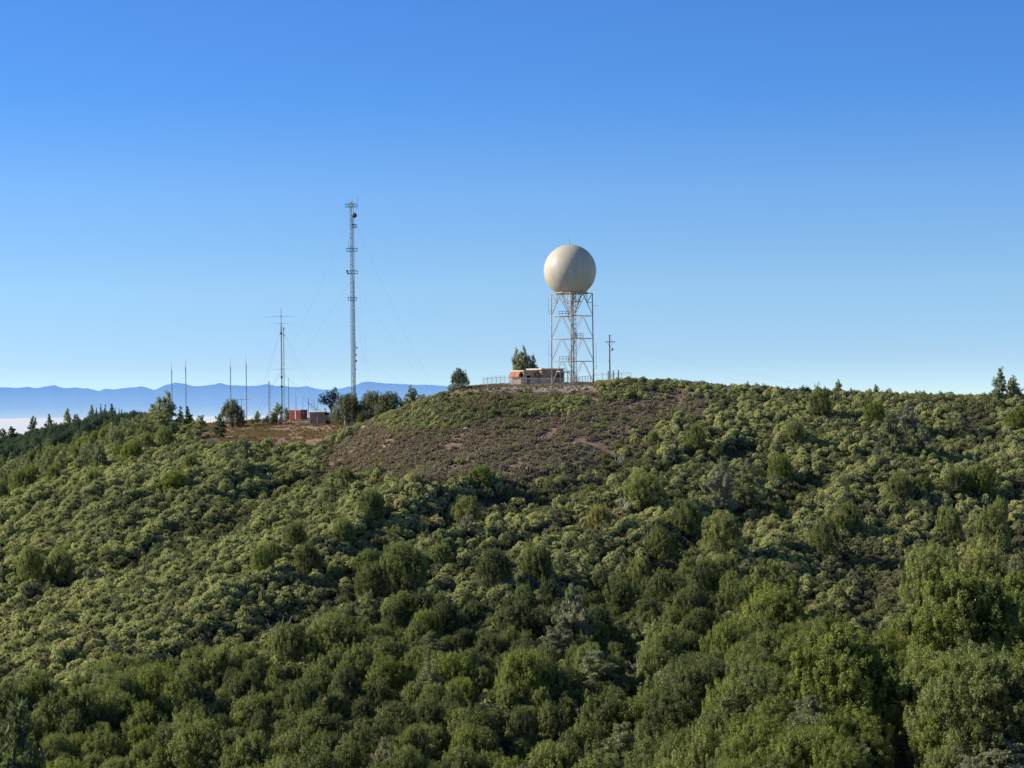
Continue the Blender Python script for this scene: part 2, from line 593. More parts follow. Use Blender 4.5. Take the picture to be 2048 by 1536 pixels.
gx = axis(-150, 150, 1.5, -60000, 60000)
gy = axis(170, 620, 1.5, -60000, 90000)
GX, GY = np.meshgrid(gx, gy)
GZ = ground(GX.ravel(), GY.ravel())
nx, ny = len(gx), len(gy)
ii, jj = np.meshgrid(np.arange(nx - 1), np.arange(ny - 1))
base = (jj * nx + ii).ravel()
quads = np.stack([base, base + 1, base + nx + 1, base + nx], 1)
gpx, gpy = proj(GX.ravel(), np.maximum(GY.ravel(), 1), GZ)
front = (GY.ravel() > 150) & (GY.ravel() < 620)
barem = inpoly(gpx, gpy, BARE) & front & (GY.ravel() < 470)
clearm = inpoly(gpx, gpy, CLEAR) & front & (GY.ravel() > 420)
padm = inpoly(gpx, gpy, PADP) & front & (GY.ravel() > 430) & (GY.ravel() < 500)
attr = np.zeros(len(GZ), np.float32)


def ground_mat():
    m, nt, out = new_mat('hillside_soil')
    L = nt.links.new
    b = N(nt, 'ShaderNodeBsdfPrincipled', i_Roughness=0.95)
    geo = N(nt, 'ShaderNodeNewGeometry')
    n1 = N(nt, 'ShaderNodeTexNoise', i_Scale=0.35, i_Detail=8.0, i_Roughness=0.7)
    n2 = N(nt, 'ShaderNodeTexNoise', i_Scale=3.0, i_Detail=6.0, i_Roughness=0.7)
    L(geo.outputs['Position'], n1.inputs['Vector'])
    L(geo.outputs['Position'], n2.inputs['Vector'])
    cols_ = {
        'litter': ramp(nt, [(0.35, (0.050, 0.036, 0.026)), (0.65, (0.10, 0.070, 0.048))]),
        'bare': ramp(nt, [(0.35, (0.26, 0.175, 0.14)), (0.52, (0.38, 0.235, 0.18)), (0.68, (0.45, 0.32, 0.26))]),
        'clear': ramp(nt, [(0.38, (0.31, 0.18, 0.13)), (0.52, (0.41, 0.25, 0.18)), (0.64, (0.46, 0.34, 0.22))]),
        'pad': ramp(nt, [(0.4, (0.33, 0.30, 0.27)), (0.62, (0.46, 0.41, 0.35))]),
    }
    for r in cols_.values():
        L(n1.outputs['Fac'], r.inputs[0])
    cur = cols_['litter']
    for k in ('bare', 'clear', 'pad'):
        at = N(nt, 'ShaderNodeAttribute', attribute_name=k)
        mx = N(nt, 'ShaderNodeMix', data_type='RGBA')
        L(at.outputs['Fac'], mx.inputs[0])
        L(cur.outputs[0] if cur.bl_idname != 'ShaderNodeMix' else cur.outputs[2], mx.inputs[6])
        L(cols_[k].outputs[0], mx.inputs[7])
        cur = mx
    fine = N(nt, 'ShaderNodeMapRange')
    fine.inputs['From Min'].default_value = 0.3
    fine.inputs['From Max'].default_value = 0.7
    fine.inputs['To Min'].default_value = 0.7
    fine.inputs['To Max'].default_value = 1.25
    L(n2.outputs['Fac'], fine.inputs['Value'])
    sc = N(nt, 'ShaderNodeVectorMath', operation='SCALE')
    L(cur.outputs[2], sc.inputs[0])
    L(fine.outputs[0], sc.inputs['Scale'])
    L(sc.outputs[0], b.inputs['Base Color'])
    bp = N(nt, 'ShaderNodeBump', i_Strength=0.9, i_Distance=0.25)
    L(n2.outputs['Fac'], bp.inputs['Height'])
    L(bp.outputs[0], b.inputs['Normal'])
    L(b.outputs[0], out.inputs[0])
    return m


gme = mesh_np('hillside_ground', np.stack([GX.ravel(), GY.ravel(), GZ], 1), np.full(len(quads), 4), quads.ravel(), [ground_mat()], smooth=True)
for nm_, mk in (('bare', barem), ('clear', clearm), ('pad', padm)):
    a = mk.astype(np.float32).reshape(ny, nx)
    a = blur(blur(a, 1.0, 0), 1.0, 1)
    at_ = gme.attributes.new(nm_, 'FLOAT', 'POINT')
    at_.data.foreach_set('value', a.ravel().astype(np.float32))
go = bpy.data.objects.new('ground', gme)
COL.objects.link(go)
tag(go, kind='structure')

# ------------------------------------------------------------------ fog sea, far mountains
FOGZ = -430.0


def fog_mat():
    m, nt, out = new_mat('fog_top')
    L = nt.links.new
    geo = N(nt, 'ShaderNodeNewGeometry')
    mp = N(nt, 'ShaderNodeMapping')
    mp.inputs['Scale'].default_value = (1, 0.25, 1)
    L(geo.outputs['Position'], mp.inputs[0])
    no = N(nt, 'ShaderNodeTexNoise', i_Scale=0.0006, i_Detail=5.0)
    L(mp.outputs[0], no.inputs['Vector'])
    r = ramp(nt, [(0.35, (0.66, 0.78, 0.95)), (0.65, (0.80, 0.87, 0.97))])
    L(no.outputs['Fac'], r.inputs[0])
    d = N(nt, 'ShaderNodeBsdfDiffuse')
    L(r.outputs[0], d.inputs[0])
    e = N(nt, 'ShaderNodeEmission', i_Strength=0.95)  # self-glow added to brighten the fog beyond its sunlight
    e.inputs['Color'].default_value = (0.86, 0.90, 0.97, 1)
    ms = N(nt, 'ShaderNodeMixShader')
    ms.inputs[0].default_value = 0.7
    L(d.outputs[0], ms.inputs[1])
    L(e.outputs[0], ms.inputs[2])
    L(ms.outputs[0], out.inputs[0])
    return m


fx = np.linspace(-30000, 30000, 61)
fy = np.concatenate((np.linspace(1900, 6000, 30), np.linspace(6400, 33000, 60)))
FX, FY = np.meshgrid(fx, fy)
FZ = FOGZ + fbm(FX / 1500, FY / 2500, 3) * 14
i2, j2 = np.meshgrid(np.arange(len(fx) - 1), np.arange(len(fy) - 1))
b2 = (j2 * len(fx) + i2).ravel()
q2 = np.stack([b2, b2 + 1, b2 + len(fx) + 1, b2 + len(fx)], 1)
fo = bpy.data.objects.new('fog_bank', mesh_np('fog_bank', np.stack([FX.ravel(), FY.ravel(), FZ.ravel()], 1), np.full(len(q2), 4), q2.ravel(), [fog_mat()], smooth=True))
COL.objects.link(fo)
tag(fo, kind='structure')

RIDGE = [(-300, 772), (-200, 778), (-120, 771), (-60, 777), (0, 775), (30, 776), (55, 774), (70, 777), (90, 773), (107, 770.5), (130, 776),
         (150, 775), (175, 777), (197, 782), (212, 777), (230, 779), (250, 776), (283, 772), (308, 780), (325, 772), (345, 766),
         (365, 766), (385, 772), (400, 772), (420, 770), (442, 766), (460, 771), (480, 771), (510, 772), (533, 768), (550, 772),
         (575, 773), (595, 775), (612, 772), (630, 776), (645, 779), (665, 779), (690, 775), (710, 771), (728, 763.5), (745, 764),
         (770, 767), (800, 768), (830, 769), (860, 770), (882, 771), (950, 778), (1050, 790), (1200, 800), (1400, 806), (1700, 803),
         (2048, 806), (2500, 803)]
MY = 32000.0
mpx = np.arange(-300, 2500, 2.0)
rp = np.interp(mpx, [p[0] for p in RIDGE], [p[1] for p in RIDGE])
rp = np.convolve(np.pad(rp, 2, mode='edge'), np.ones(5) / 5, mode='valid') + fbm(mpx / 11, mpx * 0, 4) * 2.6
ma, mb = ab(mpx, rp)
rows = 24
mv = []
for k in range(rows + 1):
    t = k / rows  # 0 = crest, 1 = foot
    Yk = MY * (1 - 0.09 * t)
    zt = mb * MY
    foot = FOGZ - 20
    zz = foot + (zt - foot) * (1 - t) ** 1.1
    zz = zz + fbm(mpx / 22 + 3, np.full_like(mpx, t * 2.2), 4) * 60 * math.sin(math.pi * min(1, t * 1.0)) * (t > 0)
    mv.append(np.stack([ma * Yk, np.full_like(mpx, Yk), zz], 1))
mv = np.concatenate(mv)
nm = len(mpx)
i3, j3 = np.meshgrid(np.arange(nm - 1), np.arange(rows))
b3 = (j3 * nm + i3).ravel()
q3 = np.stack([b3, b3 + nm, b3 + nm + 1, b3 + 1], 1)


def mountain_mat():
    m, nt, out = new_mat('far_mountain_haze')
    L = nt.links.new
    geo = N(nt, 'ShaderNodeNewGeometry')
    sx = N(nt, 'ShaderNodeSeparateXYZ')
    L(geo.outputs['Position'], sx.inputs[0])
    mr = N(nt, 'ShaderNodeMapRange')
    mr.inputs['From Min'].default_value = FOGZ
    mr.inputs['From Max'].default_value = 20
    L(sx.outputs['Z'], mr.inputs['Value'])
    r = ramp(nt, [(0.0, (0.48, 0.68, 0.91)), (0.12, (0.40, 0.61, 0.87)), (0.35, (0.29, 0.515, 0.86)), (0.7, (0.235, 0.45, 0.835)), (1.0, (0.19, 0.395, 0.79))])  # aerial haze painted in: paler towards the foot, mostly emitted
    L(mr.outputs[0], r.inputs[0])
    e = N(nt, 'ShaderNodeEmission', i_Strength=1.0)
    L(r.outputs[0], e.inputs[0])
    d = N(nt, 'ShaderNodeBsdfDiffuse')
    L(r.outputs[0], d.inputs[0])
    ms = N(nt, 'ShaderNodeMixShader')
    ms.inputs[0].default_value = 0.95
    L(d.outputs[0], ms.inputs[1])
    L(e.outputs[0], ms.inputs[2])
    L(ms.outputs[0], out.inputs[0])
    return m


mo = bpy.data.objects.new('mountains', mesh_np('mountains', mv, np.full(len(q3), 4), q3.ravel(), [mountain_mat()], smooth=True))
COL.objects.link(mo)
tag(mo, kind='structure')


# ------------------------------------------------------------------ foliage generators
def unit(v):
    return v / np.maximum(np.linalg.norm(v, axis=1, keepdims=True), 1e-9)


ICO_V, ICO_F = None, None


def ico():
    global ICO_V, ICO_F
    if ICO_V is None:
        import bmesh
        bm = bmesh.new()
        bmesh.ops.create_icosphere(bm, subdivisions=1, radius=1)
        ICO_V = np.array([v.co[:] for v in bm.verts])
        ICO_F = np.array([[v.index for v in f.verts] for f in bm.faces])
        bm.free()
    return ICO_V, ICO_F


def leaf_mesh(name, P, Nn, T, size, asp, tint, mat, cores=None):
    """P leaf centres, Nn normals, T long axis hint"""
    n = len(P)
    t = unit(T - Nn * np.sum(T * Nn, 1, keepdims=True))
    b = np.cross(Nn, t)
    s = size[:, None]
    V = np.stack([P - t * s, P + b * s * asp - t * s * 0.1, P + t * s, P - b * s * asp - t * s * 0.1], 1).reshape(-1, 3)
    loops = np.arange(4 * n)
    fn = np.full(n, 4)
    fm = np.zeros(n, int)
    tv = np.repeat(tint, 4)
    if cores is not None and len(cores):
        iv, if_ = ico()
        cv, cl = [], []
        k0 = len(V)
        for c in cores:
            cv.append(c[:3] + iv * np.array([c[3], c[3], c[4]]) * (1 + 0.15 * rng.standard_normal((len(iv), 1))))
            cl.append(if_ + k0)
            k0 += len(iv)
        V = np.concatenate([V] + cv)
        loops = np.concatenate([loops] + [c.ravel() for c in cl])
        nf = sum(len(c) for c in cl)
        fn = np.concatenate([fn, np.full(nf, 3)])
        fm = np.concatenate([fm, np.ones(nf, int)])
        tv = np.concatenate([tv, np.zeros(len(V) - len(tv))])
    return mesh_np(name, V, fn, loops, [mat, M['core']], fm, attr=tv)


def crown(name, lobes, mat, pr=0.33, dens=1.0, per=34, leaf=0.085, asp=0.6, stretch=1.0, up=0.0, jit=0.45,
          minz=None, core=0.78, upper=-0.15, inner=0, rough=0.07):
    """lobes: (n,5) cx cy cz r rz ; puffs on lobe surfaces, leaves on puffs"""
    lobes = np.asarray(lobes, float)
    PC, PN = [], []
    for k, (cx, cy, cz, r, rz) in enumerate(lobes):
        area = 4 * math.pi * ((r * r + 2 * r * rz) / 3)
        m = max(6, int(dens * area / (math.pi * pr * pr) * 1.1))
        d = unit(rng.standard_normal((m, 3)))
        d = d[d[:, 2] > upper]
        rr = 1 + rng.normal(0, rough, (len(d), 1))
        p = np.array([cx, cy, cz]) + d * np.array([r, r, rz]) * rr
        keep = np.ones(len(p), bool)
        for j, (ax, ay, az, br, brz) in enumerate(lobes):
            if j != k:
                q = ((p[:, 0] - ax) / br) ** 2 + ((p[:, 1] - ay) / br) ** 2 + ((p[:, 2] - az) / brz) ** 2
                keep &= q > 0.8
        PC.append(p[keep])
        PN.append(unit(d[keep] / np.array([r, r, rz])))
    PC = np.concatenate(PC)
    PN = np.concatenate(PN)
    if minz is not None:
        k = PC[:, 2] > minz
        PC, PN = PC[k], PN[k]
    n = len(PC)
    prs = pr * rng.uniform(0.6, 1.35, n)
    # leaves
    m = per
    d = unit(rng.standard_normal((n * m, 3)) + np.repeat(PN, m, 0) * 0.9 + np.array([0, 0, up * 0.5]))
    rad = np.repeat(prs, m)[:, None] * rng.uniform(0.72, 1.08, (n * m, 1))
    ax = unit(PN * (0.5 if up else 1) + np.array([0, 0, up]))
    AX = np.repeat(ax, m, 0)
    off = d * rad
    if stretch != 1.0:
        off = off + AX * np.sum(off * AX, 1, keepdims=True) * (stretch - 1)
    P = np.repeat(PC, m, 0) + off
    Nn = unit(d + jit * rng.standard_normal((n * m, 3)))
    T = AX + 0.6 * rng.standard_normal((n * m, 3))
    size = leaf * rng.uniform(0.7, 1.3, n * m)
    # tint: puff value + leaf value; inner leaves painted dark as crown shade
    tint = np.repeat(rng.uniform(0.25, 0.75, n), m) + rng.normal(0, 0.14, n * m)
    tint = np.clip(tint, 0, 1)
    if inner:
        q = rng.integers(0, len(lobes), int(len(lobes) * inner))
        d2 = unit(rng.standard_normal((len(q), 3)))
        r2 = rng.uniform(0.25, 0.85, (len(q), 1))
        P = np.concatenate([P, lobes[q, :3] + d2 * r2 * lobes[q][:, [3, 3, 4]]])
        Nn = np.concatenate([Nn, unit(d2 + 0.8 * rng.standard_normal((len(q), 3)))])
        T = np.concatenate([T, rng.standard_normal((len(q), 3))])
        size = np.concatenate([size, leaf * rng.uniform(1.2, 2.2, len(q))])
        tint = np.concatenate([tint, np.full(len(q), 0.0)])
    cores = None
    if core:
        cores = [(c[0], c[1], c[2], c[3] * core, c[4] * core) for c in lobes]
    return leaf_mesh(name, P, Nn, T, size, asp, tint, mat, cores)


def dome_lobes(Rx, Ry, H, n, r0, r1, base=0.25):
    out = []
    for k in range(n):
        a = rng.uniform(0, 2 * math.pi)
        q = math.sqrt(rng.uniform(0, 1)) * 0.95
        r = rng.uniform(r0, r1)
        x = math.cos(a) * q * max(0.05, Rx - r * 0.7)
        y = math.sin(a) * q * max(0.05, Ry - r * 0.7)
        h = H * (1 - 0.55 * q * q) * rng.uniform(0.82, 1.1)
        out.append((x, y, max(base * r, h - r * 0.8), r, r * 0.85))
    # a lower filler body so the sides reach the ground
    for k in range(max(3, n // 2)):
        a = 2 * math.pi * k / max(3, n // 2) + rng.uniform(-.3, .3)
        r = rng.uniform(r0, r1) * 0.9
        out.append((math.cos(a) * (Rx - r) * 0.85, math.sin(a) * (Ry - r) * 0.85, r * 0.45, r, r * 0.9))
    return out


MANZ = []
for k in range(9):
    Rx = [1.3, 1.7, 2.1, 2.5, 2.9, 3.3, 2.3, 1.6, 2.8][k]
    Ry = Rx * rng.uniform(0.5, 0.72)
    H = [1.6, 2.0, 2.3, 2.7, 3.0, 3.1, 3.4, 2.6, 2.3][k]
    lob = dome_lobes(Rx, Ry, H, int(5 + Rx * 4.2), 0.5, 0.95)
    MANZ.append(crown('manzanita_bush', lob, M['manz'], pr=0.27, dens=0.95, per=34, leaf=0.082, asp=0.7, minz=0.1, jit=0.32, core=0.62, upper=-0.5, inner=60))
CHAM = []
for k in range(5):
    Rx = [0.9, 1.2, 1.5, 1.9, 1.1][k]
    lob = dome_lobes(Rx, Rx * 0.8, Rx * 0.95, int(4 + Rx * 4), 0.32, 0.55)
    CHAM.append(crown('chamise_bush', lob, M['chamise'], pr=0.2, dens=0.8, per=24, leaf=0.075, asp=0.45, stretch=1.3, up=0.6, minz=0.05, core=0.6, upper=-0.4, inner=30))


def relabel(src, mat, name):
    me = src.copy()
    me.name = name
    me.materials[0] = mat
    return me


def heath_set(mat, name):
    out = []
    for k in range(4):
        Rx = [0.45, 0.65, 0.85, 0.55][k]
        lob = dome_lobes(Rx, Rx * 0.75, Rx * 0.75, 5, 0.18, 0.34)
        out.append(crown(name, lob, mat, pr=0.13, dens=0.7, per=16, leaf=0.06, asp=0.45, stretch=1.4, up=0.7, core=0.7))
    return out


HEATH = heath_set(M['heath'], 'heath_bush')
HEATHG = heath_set(M['heath_green'], 'green_heath_bush')


def oak_lobes(Rr, H, n, base=0.18):
    out = []
    for k in range(n):
        t = (k + 0.5) / n
        z = H * (base + (0.86 - base) * t)
        prof = math.sin(math.pi * min(1, (0.25 + 0.72 * t))) ** 0.7
        a = k * 2.39996 + rng.uniform(-.4, .4)
        q = rng.uniform(0.45, 0.85) * prof
        r = Rr * rng.uniform(0.30, 0.46) * (1.05 - 0.35 * t)
        out.append((math.cos(a) * q * Rr * 0.75, math.sin(a) * q * Rr * 0.75, z, r, r * rng.uniform(1.1, 1.5)))
    # upright leaders break the outline
    for k in range(int(n * 1.1)):
        a = rng.uniform(0, 6.28)
        q = math.sqrt(rng.random())
        x, y = math.cos(a) * q * Rr * 0.85, math.sin(a) * q * Rr * 0.85
        z = H * (0.48 + 0.44 * (1 - q * q) + rng.uniform(-.08, .10))
        r = rng.uniform(0.20, 0.42)
        out.append((x, y, z, r, r * rng.uniform(2.8, 4.6)))
    return out


OAK = []
OAKB = []
for k in range(6):
    Hh = [7, 8, 6, 9, 7.5, 5.5][k]
    Rr = [3.2, 3.6, 3.0, 3.7, 4.2, 2.8][k]
    lob = oak_lobes(Rr, Hh, [20, 24, 18, 26, 28, 16][k])
    OAK.append((crown('oak_crown', lob, M['oak'], pr=0.30, dens=0.62, per=58, leaf=0.088, asp=0.42, stretch=2.9, up=1.3, jit=0.45, core=0, upper=-0.5, inner=170, rough=0.17), Hh, Rr))
for k in (0, 1, 3, 4):
    OAKB.append((relabel(OAK[k][0], M['bright'], 'bright_oak_crown'), OAK[k][1], OAK[k][2]))
GOAK = {k: relabel(OAK[k][0], M['greyoak'], 'grey_crown') for k in (4, 1, 3)}
BIG = []
for k in range(3):
    Hh, Rr = [12, 12, 13][k], [5.0, 5.6, 5.2][k]
    lob = oak_lobes(Rr, Hh, 60, 0.10)
    lob = [(a, b, c, r_ * 0.62, z_ * 0.62) for (a, b, c, r_, z_) in lob]
    lob = [(a * 1.25, b * 1.25, c, r_, z_) for (a, b, c, r_, z_) in lob]
    BIG.append((crown('big_oak_crown', lob, M['oak'] if k == 2 else M['bright'], pr=0.30, dens=0.62, per=52, leaf=0.095, asp=0.5, stretch=2.0, up=0.9, jit=0.5, core=0, upper=-0.5, inner=420, rough=0.16), Hh, Rr))


def pine_parts(H, Rr, nb, mat, name, dens=1.0, conical=0.5, bare=0.15, droop=0.25, tuft=0.42, per=46, leaf=0.19, forks=2):
    """wispy pine: trunk, limbs, needle tufts at the limbs' ends. returns (trunk MB, crown mesh)"""
    tb = MB()
    tops = [(rng.uniform(-.25, .25) * Rr, rng.uniform(-.25, .25) * Rr, H)]
    for _ in range(forks - 1):
        tops.append((rng.uniform(-.55, .55) * Rr, rng.uniform(-.55, .55) * Rr, H * rng.uniform(0.75, 0.97)))
    C, D = [], []
    for (tx, ty, tz) in tops:
        pts = [(0, 0, -0.5), (tx * 0.15, ty * 0.15, H * 0.25), (tx * 0.6, ty * 0.6, tz * 0.6), (tx, ty, tz * 0.98)]
        tb.path(pts, 0.03 * H, 0.006 * H, 6)
        n = max(6, int(nb / forks))
        for k in range(n):
            t = bare + (1 - bare) * ((k + rng.random()) / n)
            z = tz * t
            s = t
            bx, by = tx * s, ty * s
            prof = (math.sin(math.pi * (0.12 + 0.86 * t) ** 0.9)) * (1 - conical) + (1 - t) * conical * 1.3
            ln = Rr * max(0.16, prof) * rng.uniform(0.65, 1.1)
            a = rng.uniform(0, 2 * math.pi)
            e = Vector((bx + math.cos(a) * ln, by + math.sin(a) * ln, z + ln * rng.uniform(-droop, 0.55)))
            if k % 2 == 0:
                tb.bar((bx, by, z - 0.1 * ln), e, 0.006 * H, 0.002 * H, 4)
            m = max(2, int(ln / 0.36 * dens))
            for j in range(m):
                u = 0.35 + 0.65 * (j + rng.random()) / m
                p = np.array([bx, by, z]) * (1 - u) + np.array(e[:]) * u + rng.normal(0, 0.16 * tuft * 2, 3)
                C.append(p)
                D.append([math.cos(a), math.sin(a), 0.9])
    C = np.array(C)
    D = unit(np.array(D))
    n = len(C)
    m = per
    d = unit(rng.standard_normal((n * m, 3)) + 0.5 * np.repeat(D, m, 0))
    rad = tuft * rng.uniform(0.25, 1.0, (n * m, 1)) * np.repeat(rng.uniform(0.6, 1.25, n), m)[:, None]
    P = np.repeat(C, m, 0) + d * rad * np.array([1, 1, 1.15])
    T = d + 0.3 * rng.standard_normal((n * m, 3))
    Nn = unit(np.cross(T, rng.standard_normal((n * m, 3))))
    Nn = unit(Nn + 0.5 * d)
    tint = np.clip(np.repeat(rng.uniform(0.25, 0.75, n), m) + rng.normal(0, 0.12, n * m), 0, 1)
    me = leaf_mesh(name, P, Nn, T, leaf * rng.uniform(0.7, 1.3, n * m), 0.30, tint, mat)
    return tb, me


PINE = []
for k in range(5):
    H_ = [8, 9, 7, 10, 6][k]
    R_ = [2.4, 3.2, 2.6, 2.8, 2.4][k]
    tb, me = pine_parts(H_, R_, [64, 80, 56, 84, 46][k], M['pine'], 'grey_pine_crown', conical=[.5, .3, .4, .6, .25][k], forks=[2, 3, 3, 2, 3][k], leaf=.15, dens=1.15)
    PINE.append((tb, me, H_, R_))
GHOST = []
for k in range(2):
    tb, me = pine_parts([9, 7][k], [3.2, 3.0][k], 70, M['ghost'], 'pale_pine_crown', conical=0.3, forks=3, per=40)
    GHOST.append((tb, me, [9, 7][k], [3.2, 3.0][k]))
CONI = []
for k in range(4):
    H_ = [8, 7, 9, 6][k]
    R_ = [2.3, 2.5, 2.6, 2.4][k]
    tb, me = pine_parts(H_, R_, 56, M['conifer'], 'conifer_crown', conical=[.6, .4, .5, .3][k], forks=[2, 3, 2, 3][k], per=44, leaf=0.15, dens=1.2, tuft=.38)
    CONI.append((tb, me, H_, R_))


def trunk_mesh(H, Rr):
    tb = MB()
    for k in range(4):
        a = k * 1.6 + rng.uniform(-.4, .4)
        e = (math.cos(a) * Rr * 0.5, math.sin(a) * Rr * 0.5, H * rng.uniform(.5, .72))
        mid = (e[0] * .35, e[1] * .35, H * .28)
        tb.path([(0, 0, -0.6), (e[0] * .08, e[1] * .08, H * .1), mid, e], 0.024 * H, 0.007 * H, 6)
    return tb


def mb_mesh(tb, name, mat):
    me = bpy.data.meshes.new(name)
    me.from_pydata(tb.v, [], tb.f)
    me.materials.append(mat)
    me.update()
    return me


OAKT = [mb_mesh(trunk_mesh(h, r), 'oak_trunk', M['bark']) for (_, h, r) in OAK]
PINET = [mb_mesh(p[0], 'pine_trunk', M['bark']) for p in PINE]
GHOSTT = [mb_mesh(p[0], 'pale_pine_trunk', M['bark']) for p in GHOST]
CONIT = [mb_mesh(p[0], 'conifer_trunk', M['bark']) for p in CONI]

BIGT = [mb_mesh(trunk_mesh(b_[1], b_[2]), 'big_oak_trunk', M['bark']) for b_ in BIG]
# wind-shaped cypress: forked trunk, flat spreading crown of separate plates
_cl = []
_ct = MB()
_ct.path([(0, 0, -.5), (.1, 0, 1.2), (-.1, 0, 2.3)], .26, .2, 8)
for (x_, z_, r_) in ((-2.6, 4.6, .75), (-1.9, 5.6, .7), (-1.2, 5.0, .8), (-.5, 5.9, .8), (.3, 5.2, .95), (.7, 6.3, .8), (.8, 7.1, .5), (1.5, 5.4, .85), (2.3, 4.9, .7),
                     (2.9, 4.4, .6), (-2.2, 4.0, .6), (-1.2, 4.1, .7), (0, 4.3, .8), (1.1, 4.3, .8), (2.0, 3.9, .6), (-2.8, 5.6, .4), (2.9, 5.5, .4), (-1.0, 6.5, .45)):
    y_ = rng.uniform(-1.2, 1.2)
    _cl.append((x_, y_, z_, r_, r_ * .62))
    _ct.path([(-.1, 0, 2.2), (x_ * .4, y_ * .4, 2.9 + .15 * z_), (x_, y_, z_)], .13, .03, 5)
CYPC = crown('cypress_crown', _cl, M['cypress'], pr=.22, dens=.8, per=36, leaf=.085, asp=.4, stretch=2.2, up=1.0, core=.55, upper=-.6)
CYPT = mb_mesh(_ct, 'cypress_trunk', M['bark'])

SETS = {
    'oak': [(OAKT[k], OAK[k][0], OAK[k][1], OAK[k][2]) for k in range(6)],
    'greyoak': [(OAKT[k], GOAK[k], OAK[k][1], OAK[k][2]) for k in (4, 1, 3)],
    'bright': [(OAKT[(0, 1, 3, 4)[k]], OAKB[k][0], OAKB[k][1], OAKB[k][2]) for k in range(4)],
    'big': [(BIGT[k], BIG[k][0], BIG[k][1], BIG[k][2]) for k in range(2)],
    'bigoak': [(BIGT[2], BIG[2][0], BIG[2][1], BIG[2][2])],
    'cypress': [(CYPT, CYPC, 8.0, 3.2)],
    'pine': [(PINET[k], PINE[k][1], PINE[k][2], PINE[k][3]) for k in range(5)],
    'ghost': [(GHOSTT[k], GHOST[k][1], GHOST[k][2], GHOST[k][3]) for k in range(2)],
    'conifer': [(CONIT[k], CONI[k][1], CONI[k][2], CONI[k][3]) for k in range(4)],
}
TREES = []  # (X,Y,radius) used for spacing


def tree(kind, loc, H, name, label, cat='tree', group=None, var=None, wide=None):
    S = SETS[kind]
    k = rng.integers(len(S)) if var is None else var
    tm, cm, h, r = S[k]
    s = H / h
    w = s * rng.uniform(0.72, 1.1) if wide is None else wide / r
    o = empty(name, loc, rng.uniform(0, 6.28), label, cat, group)
    o.scale = (w, w, s)
    for nm2, me in (('trunk', tm), ('crown', cm)):
        c = bpy.data.objects.new(nm2, me)
        COL.objects.link(c)
        c.parent = o
    TREES.append((loc[0], loc[1], r * w))
    return o


def tree_px(kind, px, py, hpx, name, label, group=None, Y=None, wpx=None, var=None, lo=180, hi=470):
    """tree whose foot shows at px,py, hpx tall and wpx wide in the photograph"""
    if Y is None:
        Y = find_Y(px, py, lo, hi)
        p = W(px, py, Y)
        p.z = g1(p.x, p.y) - 0.1
    else:
        p = W(px, py, Y)
        z = g1(p.x, p.y)
        if abs(z - p.z) < 2.5 or z < p.z:
            d = p.z - z
            hpx = hpx + max(0, d) * F / Y
            p.z = z - 0.1
        else:
            p.z = z - 0.1
    return tree(kind, p, hpx * Y / F, name, label, group=group, var=var, wide=None if wpx is None else wpx / 2 * Y / F)

# ------------------------------------------------------------------ named trees read off the photograph
T_ = tree_px
# on the crest, behind and beside the radar station
for (px, dpx, H, wd, v, lb) in ((1034, 0, 64, 34, 0, 'tall grey-green pine behind the low building, left spire of the clump'),
                                (1050, 0, 68, 34, 0, 'tall grey-green pine behind the low building, middle spire of the clump'),
                                (1059, 0, 48, 30, 0, 'low grey-green pine filling the gap between the middle and right spires behind the building'),
                                (1067, 0, 52, 30, 3, 'grey-green pine behind the low building, lowest right spire of the clump')):
    T_('pine', px, 762, H, 'pine_tree', lb, Y=482, wpx=wd, var=v)
T_('pine', 1087, 762, 25, 'pine_tree', 'small dark pine top showing over the roof just left of the radar tower', Y=486, wpx=24, var=2)
T_('greyoak', 920, 775, 34, 'round_tree', 'lone round grey-green tree on the left shoulder of the bare knoll', Y=446, wpx=40, var=2)
T_('pine', 903, 782, 14, 'shrub', 'low grey bush at the left foot of the lone knoll pine', Y=447, wpx=18, var=4)
# right hand skyline
T_('pine', 1678, 793, 34, 'pine_tree', 'small pointed pale pine poking up from the right skyline', Y=447, wpx=22, var=0)
T_('pine', 1752, 796, 26, 'pine_tree', 'tiny dark-topped pine poking up from the right skyline', Y=450, wpx=18, var=2)
T_('pine', 1778, 796, 20, 'pine_tree', 'tiny pale pine just right of the dark-topped one on the skyline', Y=450, wpx=16, var=4)
T_('pine', 1998, 796, 60, 'pine_tree', 'tallest pine on the right skyline, conical with bare gaps', Y=446, wpx=34, var=0)
T_('pine', 2030, 797, 46, 'pine_tree', 'broader pale pine at the right end of the skyline', Y=447, wpx=36, var=1)
# saddle trees by the mast
T_('greyoak', 747, 846, 58, 'round_tree', 'large rounded grey-green tree left of the pair beside the shoulder, with a curved crown', Y=492, wpx=68, var=0)
T_('greyoak', 779, 838, 50, 'round_tree', 'large rounded grey-green tree right of the pair beside the shoulder', Y=488, wpx=64, var=1)
T_('pine', 818, 832, 58, 'pine_tree', 'see-through pine with dark tips right of the rounded pair', Y=505, wpx=38, var=1)
T_('pine', 846, 820, 32, 'pine_tree', 'small blue-grey pine half hidden behind the shoulder', Y=500, wpx=28, var=4)
T_('greyoak', 696, 862, 57, 'pine_tree', 'dense round grey-green pine standing in front of the tall mast', Y=492, wpx=70, var=2)
T_('oak', 703, 860, 56, 'round_tree', 'dark bushy tree tucked behind the round pine at the foot of the tall mast', Y=497, wpx=40, var=0)
_c = T_('cypress', 664, 846, 68, 'cypress_tree', 'dark wind-shaped cypress with a forked trunk rising behind the tan shed', Y=530, wpx=50)
_c.rotation_euler = (0, 0, .2)
T_('oak', 722, 862, 22, 'shrub', 'small dark bush between the round pine and the grey tank', Y=488, wpx=20, var=5)
